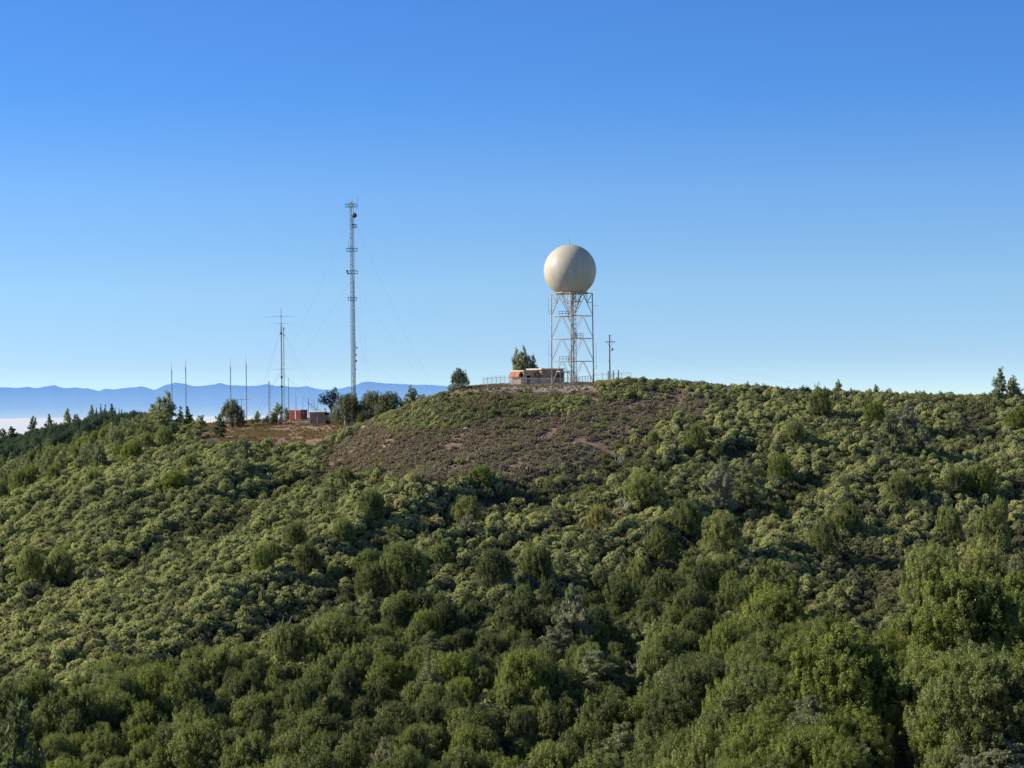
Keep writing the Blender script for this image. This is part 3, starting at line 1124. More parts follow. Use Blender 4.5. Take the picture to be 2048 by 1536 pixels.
# trees left of the clearing
T_('greyoak', 464, 846, 42, 'pine_tree', 'broad grey-green pine left of the clearing, in front of the whip antennas', Y=512, wpx=50, var=2)
T_('conifer', 482, 846, 26, 'pine_tree', 'dark leaning conifer at the right foot of the broad pine', Y=514, wpx=22, var=3)
T_('conifer', 440, 872, 44, 'pine_tree', 'dark ragged conifer at the left corner of the brown clearing', Y=470, wpx=34, var=1)
T_('pine', 405, 850, 20, 'pine_tree', 'small grey bushy pine on the skyline left of the ragged conifer', Y=520, wpx=24, var=4)
T_('pine', 515, 846, 24, 'pine_tree', 'small round pine left of the solar panel table', Y=524, wpx=18, var=2)
T_('pine', 503, 846, 10, 'shrub', 'tiny grey bush left of the small round pine', Y=524, wpx=10, var=4)
T_('pine', 552, 847, 42, 'pine_tree', 'wispy pale pine in front of the antenna mast base', Y=519, wpx=30, var=1)
T_('conifer', 548, 850, 26, 'pine_tree', 'dark small conifer in front of the wispy pale pine', Y=514, wpx=17, var=3)
T_('pine', 573, 846, 26, 'pine_tree', 'small pine between the white tank trailer and the red container', Y=530, wpx=16, var=2)
for k, (px, h) in enumerate(((632, 20), (641, 19), (649, 22), (669, 21), (679, 18))):
    T_('pine', px, 840, h, 'pine_tree', 'small distant pine on the skyline behind the tan shed', group='small pines behind the shed', Y=548, wpx=12, var=2 if k % 2 else 0)
# left ridge clump
for (px, fy, h, w, v, k_, lb) in (
        (303, 880, 66, 36, 0, 'pine', 'leftmost spire of the tall clump on the left ridge'),
        (322, 885, 78, 38, 3, 'pine', 'second pine of the tall clump on the left ridge'),
        (341, 885, 86, 34, 0, 'pine', 'tallest pine of the clump on the left ridge'),
        (312, 900, 70, 40, 1, 'pine', 'olive pine in front of the tall clump on the left ridge'),
        (334, 905, 66, 40, 3, 'pine', 'olive pine at the right front of the tall clump on the left ridge'),
        (363, 868, 54, 17, 2, 'conifer', 'slim dark conifer right of the tall clump, left of two'),
        (375, 868, 52, 20, 0, 'conifer', 'slim ragged conifer right of the tall clump, right of two')):
    T_(k_, px, fy, h * 1.0, 'conifer_tree' if k_ == 'conifer' else 'pine_tree', lb, Y=500 + (885 - fy) * 0.9, wpx=w * 1.35, var=v)
# conifers further left on the sky line
for (px, fy, h, w, v, Y, k_, lb) in (
        (25, 884, 30, 30, 3, 900, 'conifer', 'spreading dark conifer at the far left skyline'),
        (5, 890, 30, 26, 1, 890, 'conifer', 'dark conifer cut by the left edge of the picture'),
        (67, 868, 36, 24, 1, 900, 'conifer', 'left of two dark conifers standing alone against the fog'),
        (98, 862, 34, 22, 0, 900, 'conifer', 'right of two dark conifers standing alone against the fog'),
        (135, 850, 32, 22, 2, 880, 'pine', 'thin grey pine on the far left hill crest'),
        (155, 850, 22, 20, 4, 880, 'pine', 'low round pine beside the thin pine on the far hill crest'),
        (182, 852, 42, 16, 0, 830, 'pine', 'pale see-through pine left of the small white hut'),
        (192, 852, 36, 9, 0, 840, 'conifer', 'narrow dark pine above the small white hut'),
        (203, 846, 38, 8, 0, 845, 'conifer', 'thin bare-topped spire on the hut hill'),
        (211, 846, 38, 12, 2, 840, 'conifer', 'dark forked pine on the hut hill'),
        (221, 850, 42, 20, 0, 835, 'conifer', 'bushy dark green pine on top of the hut hill'),
        (231, 846, 30, 10, 2, 845, 'conifer', 'dark round-headed pine right of the hut hill top'),
        (238, 844, 28, 6, 0, 850, 'conifer', 'thin dark spire right of the hut hill top'),
        (244, 843, 24, 9, 1, 850, 'conifer', 'small lollipop-shaped pine on the right of the hut hill'),
        (254, 842, 18, 7, 0, 850, 'conifer', 'tiny pointed conifer on the flat crest right of the hut hill')):
    T_(k_, px, fy, h, 'conifer_tree' if k_ == 'conifer' else 'pine_tree', lb, Y=Y, wpx=w, var=v)

# trees dotted through the chaparral: kind, px, foot row, height, width, label
DOT = [
    ('bright', 350, 992, 52, 86, 'bright green rounded tree standing alone on the left slope'),
    ('oak', 62, 1165, 78, 62, 'dark oak near the left edge, left of a close pair'),
    ('oak', 120, 1168, 78, 70, 'dark oak near the left edge, right of a close pair'),
    ('pine', 495, 935, 66, 40, 'upright grey-green pine below the brown clearing'),
    ('pine', 450, 935, 40, 46, 'low soft grey pine left of the upright one below the clearing'),
    ('oak', 590, 1100, 60, 60, 'olive oak in the middle of the left slope'),
    ('oak', 615, 1150, 74, 66, 'broad dark oak below the middle of the left slope'),
    ('oak', 545, 1130, 52, 46, 'small upright oak on the left slope'),
    ('oak', 742, 1040, 70, 64, 'dark oak just below the bare slope, left of centre'),
    ('oak', 935, 1050, 62, 70, 'dark bushy oak below the bare slope, near the centre'),
    ('oak', 960, 975, 50, 60, 'dark oak touching the lower edge of the bare slope'),
    ('oak', 1290, 1018, 76, 96, 'wide yellow-green oak right of the bare slope'),
    ('oak', 1393, 900, 56, 44, 'dark green oak at the right edge of the bare slope'),
    ('oak', 1640, 835, 62, 54, 'dark green oak high on the right slope'),
    ('bright', 1750, 845, 46, 60, 'bright green spreading bush-tree high on the right slope'),
    ('bright', 1560, 962, 56, 62, 'bright green dome-shaped tree right of the grey pines'),
    ('oak', 1590, 888, 48, 50, 'pale olive oak left of the dead snag'),
    ('bright', 1962, 992, 72, 76, 'bright green spreading tree low on the far right slope'),
    ('oak', 1912, 990, 60, 62, 'olive oak touching the bright tree on the far right slope'),
    ('oak', 1800, 1000, 56, 66, 'dark olive oak in the middle of the right slope'),
    ('oak', 1846, 985, 40, 44, 'small oak behind the dark olive oak on the right slope'),
    ('oak', 1650, 1115, 88, 72, 'tall brushy oak at the top of the scrub slope'),
    ('oak', 1697, 1062, 60, 60, 'olive oak above the tall brushy oak, right of centre'),
    ('oak', 1897, 1080, 72, 60, 'dark oak on the right slope with a long shadow'),
    ('oak', 1985, 1100, 90, 82, 'broad oak near the right edge of the slope'),
    ('oak', 1370, 1070, 78, 84, 'yellow-green oak below the wide oak at the centre right'),
    ('oak', 1445, 1110, 92, 92, 'large dark olive oak under the grey pines'),
    ('oak', 1320, 1120, 74, 76, 'olive oak in the centre right wood edge'),
    ('bright', 2038, 862, 50, 66, 'bright green tree at the right edge below the skyline'),
    ('oak', 805, 1195, 118, 120, 'tall dark brushy oak left of centre'),
    ('oak', 745, 1205, 84, 84, 'lower olive oak beside the tall dark brushy oak'),
    ('oak', 990, 1180, 92, 84, 'olive oak in the centre of the hillside'),
    ('oak', 1075, 1170, 84, 80, 'olive oak right of the centre of the hillside'),
    ('oak', 880, 1130, 48, 56, 'small dark oak among pale bushes near the centre'),
    ('oak', 1200, 1060, 50, 62, 'small oak among pale bushes below the bare slope'),
    ('oak', 690, 970, 40, 44, 'small dark oak under the lower left tip of the bare slope'),
    ('ghost', 1440, 1022, 108, 70, 'large pale grey pine, left of the pair on the right slope'),
    ('pine', 1487, 1018, 100, 78, 'large darker grey pine, right of the pair on the right slope'),
    ('pine', 1452, 1060, 40, 70, 'low grey pine under the pair on the right slope'),
    ('pine', 1785, 915, 92, 70, 'tall grey pine on the upper right slope'),
    ('ghost', 1817, 868, 62, 46, 'pale grey pine behind the tall one on the upper right slope'),
    ('pine', 1848, 915, 66, 46, 'grey pine right of the tall one on the upper right slope'),
    ('pine', 1905, 870, 44, 50, 'low grey-olive pine in the upper right bushes'),
    ('ghost', 1150, 1310, 140, 84, 'pale half-dead pine in the middle of the oak wood'),
    ('ghost', 645, 1290, 66, 62, 'pale grey pine in a gap left of centre'),
    ('pine', 735, 1262, 78, 60, 'grey-green pine among dark oaks left of centre'),
    ('ghost', 340, 1250, 40, 46, 'small pale pine low on the left slope'),
    ('ghost', 590, 1440, 60, 40, 'slim pale pine in the lower left oak wood'),
    ('ghost', 765, 1560, 96, 70, 'pale grey bush pine at the bottom edge, left of centre'),
    ('ghost', 1712, 1580, 110, 88, 'pale spiky grey pine at the bottom edge, right of centre'),
    ('ghost', 1615, 1575, 74, 74, 'low pale grey bush at the bottom edge beside the spiky pine'),
    ('ghost', 1665, 790 + 350, 30, 40, 'small grey bush on the scrub slope'),
]
for (k_, px, fy, h, w, lb) in DOT:
    nm2 = {'oak': 'oak_tree', 'bright': 'green_tree', 'pine': 'pine_tree', 'ghost': 'pine_tree'}[k_]
    T_(k_, px, fy, h * (.88 if k_ in ('oak', 'bright') else 1), nm2, lb, wpx=w * (.9 if k_ in ('oak', 'bright') else 1))
# near dark conifer branch tip entering at the bottom left corner
cpos = W(6, 1700, 150)
tree('conifer', (cpos.x, 150, g1(cpos.x, 150)), (W(-10, 1415, 150).z - g1(cpos.x, 150)), 'conifer_tree',
     'dark conifer top in the bottom left corner', var=0, wide=4.2)

# large oaks in the lower right corner
for (px, fy, h, w, kd, lb) in ((1690, 1500, 250, 250, 'big', 'big bright oak in the lower right with a black shadow beside it'),
                               (1925, 1400, 270, 230, 'big', 'big bright green oak right of the dark hollow'),
                               (2035, 1330, 190, 150, 'big', 'bright oak at the right edge, above the lower corner'),
                               (1985, 1560, 250, 240, 'bigoak', 'dark glossy oak in the lower right corner'),
                               (1540, 1250, 130, 120, 'bigoak', 'very dark tall oak left of the scrub slope'),
                               (1870, 1230, 130, 150, 'oak', 'olive oak on the lower edge of the scrub slope'),
                               (1965, 1240, 130, 120, 'oak', 'mid green oak above the big bright right oak')):
    T_(kd, px, fy, h, 'oak_tree', lb, wpx=w)

# ------------------------------------------------------------------ wood and scrub by zones
FORX = [-600, 0, 250, 500, 700, 850, 1000, 1150, 1250, 1350, 1450, 1560, 1700, 1850, 2048, 2600]
FORY = [1450, 1440, 1385, 1350, 1300, 1235, 1210, 1200, 1160, 1150, 1170, 1270, 1380, 1290, 1240, 1240]
SCRUB = [(1540, 1230), (1560, 1150), (1640, 1100), (1800, 1030), (2060, 1080), (2600, 1080), (2600, 1250), (2048, 1240), (1900, 1240), (1780, 1300), (1680, 1330)]
DARKP = [(880, 960), (1020, 955), (1150, 930), (1300, 900), (1360, 960), (1300, 1060), (1180, 1060), (1050, 1010)]


def poisson(x0, x1, y0, y1, dist, test, avoid=None, tries=1.0):
    """dart throwing on a grid; test(X,Y) -> bool mask"""
    n = int((x1 - x0) * (y1 - y0) / (dist * dist) * 5 * tries)
    X = rng.uniform(x0, x1, n)
    Y = rng.uniform(y0, y1, n)
    k = test(X, Y)
    X, Y = X[k], Y[k]
    cell = {}
    out = []
    if avoid:
        av = np.array([(a[0], a[1], a[2]) for a in avoid])
        ok = np.ones(len(X), bool)
        for (ax, ay, ar) in av:
            ok &= (X - ax) ** 2 + (Y - ay) ** 2 > (ar * 0.62) ** 2
        X, Y = X[ok], Y[ok]
    for x, y in zip(X, Y):
        ci, cj = int(x // dist), int(y // dist)
        bad = False
        for a in (-1, 0, 1):
            for b in (-1, 0, 1):
                for (qx, qy) in cell.get((ci + a, cj + b), ()):
                    if (qx - x) ** 2 + (qy - y) ** 2 < dist * dist:
                        bad = True
        if not bad:
            cell.setdefault((ci, cj), []).append((x, y))
            out.append((x, y))
    return np.array(out).reshape(-1, 2)


def pxy(X, Y):
    z = ground(X, Y)
    px, py = proj(X, Y, z)
    return px, py, z


def gn_scatter(name, pts, protos, label=None, cat=None):
    """one object that plants many small bushes on points. pts: x,y,z,rot,scale,tilt,idx"""
    pts = np.asarray(pts, float)
    me = bpy.data.meshes.new(name)
    me.vertices.add(len(pts))
    me.vertices.foreach_set('co', pts[:, :3].astype(np.float32).ravel())
    a = me.attributes.new('rot', 'FLOAT_VECTOR', 'POINT')
    a.data.foreach_set('vector', np.stack([pts[:, 5], pts[:, 5] * 0.5, pts[:, 3]], 1).astype(np.float32).ravel())
    a = me.attributes.new('scl', 'FLOAT_VECTOR', 'POINT')
    s = pts[:, 4]
    a.data.foreach_set('vector', np.stack([s, s, s * pts[:, 7]], 1).astype(np.float32).ravel())
    a = me.attributes.new('idx', 'INT', 'POINT')
    a.data.foreach_set('value', pts[:, 6].astype(np.int32))
    o = bpy.data.objects.new(name, me)
    COL.objects.link(o)
    ng = bpy.data.node_groups.new(name, 'GeometryNodeTree')
    ng.interface.new_socket('Geometry', in_out='INPUT', socket_type='NodeSocketGeometry')
    ng.interface.new_socket('Geometry', in_out='OUTPUT', socket_type='NodeSocketGeometry')
    gi = ng.nodes.new('NodeGroupInput')
    gout = ng.nodes.new('NodeGroupOutput')
    join = ng.nodes.new('GeometryNodeJoinGeometry')
    for p in reversed(protos):
        oi = ng.nodes.new('GeometryNodeObjectInfo')
        oi.inputs['Object'].default_value = p
        oi.inputs['As Instance'].default_value = True
        ng.links.new(oi.outputs['Geometry'], join.inputs[0])
    iop = ng.nodes.new('GeometryNodeInstanceOnPoints')
    iop.inputs['Pick Instance'].default_value = True
    ng.links.new(gi.outputs[0], iop.inputs['Points'])
    ng.links.new(join.outputs[0], iop.inputs['Instance'])

    def nat(n_, t):
        x = ng.nodes.new('GeometryNodeInputNamedAttribute')
        x.data_type = t
        x.inputs['Name'].default_value = n_
        return x.outputs['Attribute']
    ng.links.new(nat('idx', 'INT'), iop.inputs['Instance Index'])
    e2r = ng.nodes.new('FunctionNodeEulerToRotation')
    ng.links.new(nat('rot', 'FLOAT_VECTOR'), e2r.inputs[0])
    ng.links.new(e2r.outputs[0], iop.inputs['Rotation'])
    ng.links.new(nat('scl', 'FLOAT_VECTOR'), iop.inputs['Scale'])
    ng.links.new(iop.outputs[0], gout.inputs[0])
    m = o.modifiers.new('scatter', 'NODES')
    m.node_group = ng
    tag(o, label, cat, kind='stuff')
    return o


def proto_objs(meshes, name):
    """unlinked originals for the scatters"""
    out = []
    for me in meshes:
        o = bpy.data.objects.new(name, me)
        out.append(o)
    return out


# ---- oak wood on the lower slope
def t_forest(X, Y):
    px, py, z = pxy(X, Y)
    return (py > np.interp(px, FORX, FORY)) & (px > -420) & (px < 2480) & (py < 1860) & ~((px > 1735) & (px < 1865) & (py > 1430)) & (rng.random(len(px)) < np.clip(0.8 + spur(X, Y) * 2.5, 0.15, 1))


P = poisson(-120, 120, 172, 345, 2.75, t_forest, avoid=TREES)
px, py, z = pxy(P[:, 0], P[:, 1])
fr = []
for k in range(len(P)):
    Hm = rng.choice([rng.uniform(2.4, 3.8), rng.uniform(3.2, 5.8)]) * (1.0 if py[k] > 1300 else 0.9)
    if px[k] > 1300 and py[k] > 1240:
        Hm *= 1.0 + .5 * min(1, (px[k] - 1300) / 250)
    vis = -60 < px[k] < 2110 and py[k] - Hm * F / P[k, 1] < 1540
    fr.append((vis, Hm, px[k], py[k], z[k], P[k, 0], P[k, 1]))
vis = [f for f in fr if f[0]]
hid = [f for f in fr if not f[0]]
vis.sort(key=lambda f: -f[1] / f[6])
stuffoak = hid + vis[290:]
for f in vis[:290]:
    r_ = rng.random()
    kd = 'bright' if (f[2] > 1450 and r_ < 0.58) or r_ < 0.10 else ('oak' if r_ < 0.92 else ('pine' if r_ < 0.97 else 'ghost'))
    if kd == 'oak':
        nm2, lb, gr = 'oak_tree', 'bushy olive-green oak in the dense wood at the foot of the slope', 'oaks of the wood at the foot of the slope'
    elif kd == 'bright':
        nm2, lb, gr = 'green_oak_tree', 'fresh bright green oak in the dense wood at the foot of the slope', 'bright green oaks of the lower wood'
    elif kd == 'ghost':
        nm2, lb, gr = 'pine_tree', 'silvery half-dead pine between the green oaks of the lower wood', 'silvery pines in the lower wood'
    else:
        nm2, lb, gr = 'pine_tree', 'grey-green pine growing between the oaks of the lower wood', 'pines scattered in the lower wood'
    tree(kd, (f[5], f[6], f[4] - 0.1), f[1], nm2, lb, group=gr, wide=f[1] * rng.uniform(.42, .68))
print('forest individual', len(vis[:290]), 'stuff', len(stuffoak))
OAKO = proto_objs([o[0] for o in OAK], 'oak_crown')
gn_scatter('background_woodland', [(f[5], f[6], f[4] - 0.1, rng.uniform(0, 6.28), f[1] / 7.5, 0, rng.integers(6), 1.0) for f in stuffoak], OAKO,
           'dense unbroken oak wood filling the valley floor', 'woodland')


# ---- mixed trees on the left flank (behind the near ridge)
def t_left(X, Y):
    px, py, z = pxy(X, Y)
    return (px > -350) & (px < 395) & (Y > 415 + np.clip(px, 0, 400) * 0.05) & (Y < 640) & (rng.random(len(px)) < 0.85)


P = poisson(-260, -50, 415, 640, 6.0, t_left, avoid=TREES)
px, py, z = pxy(P[:, 0], P[:, 1])
far_left = []
nl = 0
for k in range(len(P)):
    if px[k] > 385:
        continue
    Hm = rng.uniform(3.6, 6.6)
    if px[k] > 340:
        Hm *= 0.6
    if px[k] < -25:
        far_left.append((P[k, 0], P[k, 1], z[k], rng.uniform(0, 6.28), Hm / 7.5, 0, rng.integers(6), 1.0))
        continue
    r_ = rng.random()
    if r_ < 0.55:
        tree('pine', (P[k, 0], P[k, 1], z[k] - .1), Hm, 'pine_tree', 'grey-green pine on the shaded left flank behind the near ridge', group='pines on the left flank')
    elif r_ < 0.92:
        tree('oak', (P[k, 0], P[k, 1], z[k] - .1), Hm * 0.8, 'oak_tree', 'olive oak on the left flank behind the near ridge', group='oaks on the left flank')
    else:
        tree('bright', (P[k, 0], P[k, 1], z[k] - .1), Hm * 0.7, 'green_tree', 'light green tree on the left flank behind the near ridge', group='light green trees on the left flank')
    nl += 1
print('left flank', nl)


# ---- far dark hill
def t_far(X, Y):
    px, py, z = pxy(X, Y)
    return (px > -420) & (px < 330) & (Y > 640) & (Y < 960)


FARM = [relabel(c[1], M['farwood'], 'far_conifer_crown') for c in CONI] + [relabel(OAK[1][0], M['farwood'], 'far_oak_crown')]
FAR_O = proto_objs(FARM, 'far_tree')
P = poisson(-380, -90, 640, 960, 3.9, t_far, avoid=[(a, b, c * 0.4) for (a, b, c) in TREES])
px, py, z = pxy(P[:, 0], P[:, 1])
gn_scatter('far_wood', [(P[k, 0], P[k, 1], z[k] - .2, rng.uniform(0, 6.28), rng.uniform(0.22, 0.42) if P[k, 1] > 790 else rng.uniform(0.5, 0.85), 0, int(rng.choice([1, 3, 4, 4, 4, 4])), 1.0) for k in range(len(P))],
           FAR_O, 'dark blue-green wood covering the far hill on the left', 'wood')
if far_left:
    gn_scatter('flank_woodland', far_left, OAKO, 'wood on the left flank running past the picture edge', 'woodland')



# ---- silvery bushes and small oaks scattered in the chaparral
def t_sil(X, Y):
    px, py, z = pxy(X, Y)
    return (px > 20) & (px < 2030) & ~(inpoly(px, py, BARE) & (Y < 470)) & (py < np.interp(px, FORX, FORY)) & (Y < 418)


P = poisson(-110, 120, 220, 418, 12.0, t_sil, avoid=TREES)
px, py, z = pxy(P[:, 0], P[:, 1])
for k in range(len(P)):
    r_ = rng.random()
    if r_ < .36:
        tree('pine' if r_ < .25 else 'ghost', (P[k, 0], P[k, 1], z[k] - .1), rng.uniform(2.6, 4.2), 'silvery_bush', 'silver-grey feathery bush standing among the pale green chaparral', 'bush',
             'silver-grey bushes in the chaparral')
    elif r_ < .5:
        tree('oak' if r_ < .45 else 'bright', (P[k, 0], P[k, 1], z[k] - .1), rng.uniform(2.8, 4.4), 'oak_tree', 'small bushy green oak standing among the pale green chaparral', 'tree',
             'small oaks in the chaparral')


# ---- manzanita
def nob(px, py, Y):
    """places where no large bush grows"""
    X = (px - 1024) / F * Y
    qx, qy = fbm(X / 5, Y / 9, 3) * 110, fbm(X / 5 + 50, Y / 9, 3) * 70
    bare = (inpoly(px + qx, py + qy, BARE) | (inpoly(px, py, BARE) & (py < 880 - np.clip(px - 1200, 0, 400) * .3) & (px > 700) & (px < 1455))) & (Y < 470)
    clear = inpoly(px, py, CLEAR) & (Y > 425) & (Y < 560)
    pad = inpoly(px, py, PADP) & (Y > 430) & (Y < 500)
    station = (px > 920) & (px < 1300) & (Y > 434) & (Y < 500)
    yard = (px > 395) & (px < 860) & (Y > 452) & (Y < 575)
    return bare | clear | pad | station | yard


def t_manz(X, Y):
    px, py, z = pxy(X, Y)
    ok = (px > -420) & (px < 2480) & ~nob(px, py, Y)
    ok &= py < np.interp(px, FORX, FORY) + 280
    dens = np.ones_like(px)
    dens[inpoly(px, py, SCRUB)] = 0.22
    dens[inpoly(px, py, DARKP)] = 0.35
    right = (px > 1200) & (py > 800)
    dens[right] *= np.clip(0.7 + fbm(X[right] / 14, Y[right] / 14, 2) * 3.4, 0.1, 1)
    left = (px < 1100)
    dens[left] *= np.clip(0.95 + fbm(X[left] / 20 + 9, Y[left] / 20, 2) * 1.2, 0.3, 1)
    dens *= np.clip(0.80 + spur(X, Y) * 4.2, 0.04, 1)
    dens[(px < 420) & (Y > 425 + np.clip(px, 0, 400) * 0.06)] *= 0.4
    dens[(py > np.interp(px, FORX, FORY) - 30)] *= 0.5
    return ok & (rng.random(len(px)) < dens) & ((Y < 560))


P = poisson(-200, 200, 200, 560, 1.42, t_manz, avoid=[(a, b, c * .8) for (a, b, c) in TREES])
px, py, z = pxy(P[:, 0], P[:, 1])
hide = (P[:, 1] > 470) & (px > 800)
P, px, py, z = P[~hide], px[~hide], py[~hide], z[~hide]
n = len(P)
sc = rng.uniform(0.38, 0.70, n)
sc[(P[:, 1] > 425) & (px > 1200)] *= 0.85
sc[(px < 900)] *= 1.08
idx = rng.integers(0, 9, n)
edge = (py > 770) & (px > 1280) & (px < 1480) & (py < 830)
idx[edge] = rng.integers(0, 2, edge.sum())
rot = rng.normal(1.05, 0.35, n)
app = sc * np.array([1.3, 1.7, 2.1, 2.5, 2.9, 3.3, 2.3, 1.6, 2.8])[idx] / P[:, 1]
inv = (px > 10) & (px < 2038) & (py < np.interp(px, FORX, FORY) - 20)
order = np.argsort(-np.where(inv, app, 0))
indiv = set(order[:300].tolist())
for k in indiv:
    o = bpy.data.objects.new('manzanita_bush', MANZ[idx[k]])
    COL.objects.link(o)
    o.location = (P[k, 0], P[k, 1], z[k] - 0.15)
    o.rotation_euler = (0, 0, rot[k])
    o.scale = (sc[k],) * 3
    side = 'left' if px[k] < 1024 else 'right'
    tag(o, 'large rounded pale green manzanita bush on the %s half of the slope' % side, 'bush', 'large manzanita bushes on the %s half of the slope' % side)
MANZO = proto_objs(MANZ, 'manzanita_bush')
rest = [k for k in range(n) if k not in indiv]
gn_scatter('manzanita_chaparral', [(P[k, 0], P[k, 1], z[k] - 0.15, rot[k], sc[k], rng.normal(0, .06), idx[k], rng.uniform(.8, 1.15)) for k in rest], MANZO,
           'pale green manzanita chaparral covering the slope and the ridge', 'chaparral')
print('manz', n)


# ---- dark chamise scrub in every gap
def t_cham(X, Y):
    px, py, z = pxy(X, Y)
    ok = (px > -420) & (px < 2480) & ~nob(px, py, Y) & (Y < 620)
    ok &= ~((px > 1740) & (px < 1860) & (py > 1440))
    return ok & (py < np.interp(px, FORX, FORY) + 300)


P2 = poisson(-220, 220, 190, 620, 1.75, t_cham)
px, py, z = pxy(P2[:, 0], P2[:, 1])
k = ~((P2[:, 1] > 470) & (px > 800))
P2, px, py, z = P2[k], px[k], py[k], z[k]
CHAMO = proto_objs(CHAM, 'chamise_bush')
gn_scatter('chamise_scrub', [(P2[k, 0], P2[k, 1], z[k] - 0.1, rng.uniform(0, 6.28), rng.uniform(0.65, 1.1), rng.normal(0, .08), rng.integers(5), rng.uniform(.8, 1.2)) for k in range(len(P2))], CHAMO,
           'low dark chamise scrub filling the gaps between the bushes', 'scrub')
print('chamise', len(P2))


# ---- low heath on the bare slope
def t_heath(X, Y):
    px, py, z = pxy(X, Y)
    b = inpoly(px, py, BARE) & (Y < 470) & (Y > 330)
    cover = np.clip(0.44 + fbm((2 * X - Y) / 2.236 / 3.2, (X + 2 * Y) / 2.236 / 15, 3) * 3.4, 0.05, 1)
    gb = inpoly(px, py, GREENBAND)
    cover[gb] = np.clip(cover[gb] * 1.7, 0, 1)
    cover[(py < 789) & (px < 1195)] = 0.01
    cover[(py < 793) & (px < 1195) & (px > 960)] *= 0.4
    return b & (rng.random(len(px)) < cover)


P3 = poisson(-60, 70, 330, 470, 0.62, t_heath)
px, py, z = pxy(P3[:, 0], P3[:, 1])
gb = inpoly(px, py, GREENBAND) | ((px > 1180) & (px < 1300) & (py < 800)) | ((px > 1300) & (px < 1420) & (py < 785))
pg = np.where(gb, 0.42, 0.04) + fbm(P3[:, 0] / 5, P3[:, 1] / 5, 2) * 0.6
isg = rng.random(len(P3)) < pg
HO = proto_objs(HEATH, 'heath_bush')
HGO = proto_objs(HEATHG, 'green_heath_bush')


def pack(sel, lo, hi):
    return [(P3[k, 0], P3[k, 1], z[k] - 0.05, rng.uniform(0, 6.28), rng.uniform(lo, hi), rng.normal(0, .1), rng.integers(4), rng.uniform(.7, 1.2)) for k in np.where(sel)[0]]


gn_scatter('low_heath', pack(~isg, 0.6, 1.25), HO, 'low brown-grey heath on the bare reddish slope', 'heath')
gn_scatter('green_heath', pack(isg, 0.8, 1.75), HGO, 'low yellow-green brush under the crest of the knoll', 'brush')
print('heath', len(P3))
# clumps of green brush on the upper part
P7 = poisson(-60, 70, 380, 450, 1.25, lambda X, Y: (lambda a: (inpoly(a[0], a[1], GREENBAND) | (inpoly(a[0], a[1], BARE) & (a[0] > 1190) & (a[1] < 800)))
             & (rng.random(len(X)) < np.clip(.35 + spur(X, Y) * 2 + fbm(X / 6, Y / 8, 2) * 3.0, 0, 1)))(pxy(X, Y)))
px7, py7, z7 = pxy(P7[:, 0], P7[:, 1])
k7 = [k for k in range(len(P7)) if not (py7[k] < 797 and px7[k] < 1198)]
gn_scatter('crest_brush', [(P7[k, 0], P7[k, 1], z7[k] - .05, rng.normal(1.0, .4), rng.uniform(.26, .5), rng.normal(0, .08), rng.integers(9), rng.uniform(.8, 1.1)) for k in k7],
           proto_objs(MANZ, 'brush'), 'patches of olive-green brush on the upper part of the knoll', 'brush')
# a few bigger bushes on the bare slope
P4 = poisson(-60, 70, 330, 470, 4.2, lambda X, Y: (lambda a: inpoly(a[0], a[1], BARE) & (Y < 445))(pxy(X, Y)))
px, py, z = pxy(P4[:, 0], P4[:, 1])
sel = (rng.random(len(P4)) < np.where(inpoly(px, py, GREENBAND), 0.6, 0.22)) & ~((py < 796) & (px < 1200))
for k in np.where(sel)[0]:
    o = bpy.data.objects.new('chamise_bush', CHAM[rng.integers(5)])
    COL.objects.link(o)
    o.location = (P4[k, 0], P4[k, 1], z[k] - 0.1)
    o.rotation_euler = (0, 0, rng.uniform(0, 6.28))
    o.scale = (rng.uniform(0.55, 0.95),) * 3
    tag(o, 'dark rounded bush standing out of the low heath on the bare slope', 'bush', 'dark bushes on the bare slope')

# ---- dry grass of the clearing and pad margin
TUFT = []
for k in range(3):
    m_ = 60
    a = rng.uniform(0, 6.28, m_)
    r_ = rng.uniform(0, .22, m_)
    Pp = np.stack([np.cos(a) * r_, np.sin(a) * r_, rng.uniform(.05, .16, m_)], 1)
    T0 = np.stack([np.cos(a) * .4, np.sin(a) * .4, np.ones(m_)], 1)
    Nn0 = unit(np.cross(T0, rng.standard_normal((m_, 3))))
    TUFT.append(leaf_mesh('grass_tuft', Pp, Nn0, T0, rng.uniform(.1, .2, m_), 0.12, rng.random(m_), M['grass']))


def t_grass(X, Y):
    px, py, z = pxy(X, Y)
    c1 = inpoly(px, py, CLEAR) & (Y > 425) & (Y < 570)
    c2 = inpoly(px, py, PADP) & (Y > 430) & (Y < 500) & (rng.random(len(px)) < 0.03)
    c3 = (px > 930) & (px < 1200) & (py > 786) & (py < 797) & (Y < 450) & (rng.random(len(px)) < 0.4)
    return (c1 & (rng.random(len(px)) < np.clip(.12 + fbm(X / 4, Y / 9, 3) * 2.5, 0.02, 1))) | c2 | c3


P5 = poisson(-90, 25, 425, 570, 0.55, t_grass)
px, py, z = pxy(P5[:, 0], P5[:, 1])
gn_scatter('dry_grass', [(P5[k, 0], P5[k, 1], z[k], rng.uniform(0, 6.28), rng.uniform(.7, 1.7), 0, rng.integers(3), 1.0) for k in range(len(P5))],
           proto_objs(TUFT, 'grass_tuft'), 'tufts of dry grass on the brown clearing and round the pad', 'grass')


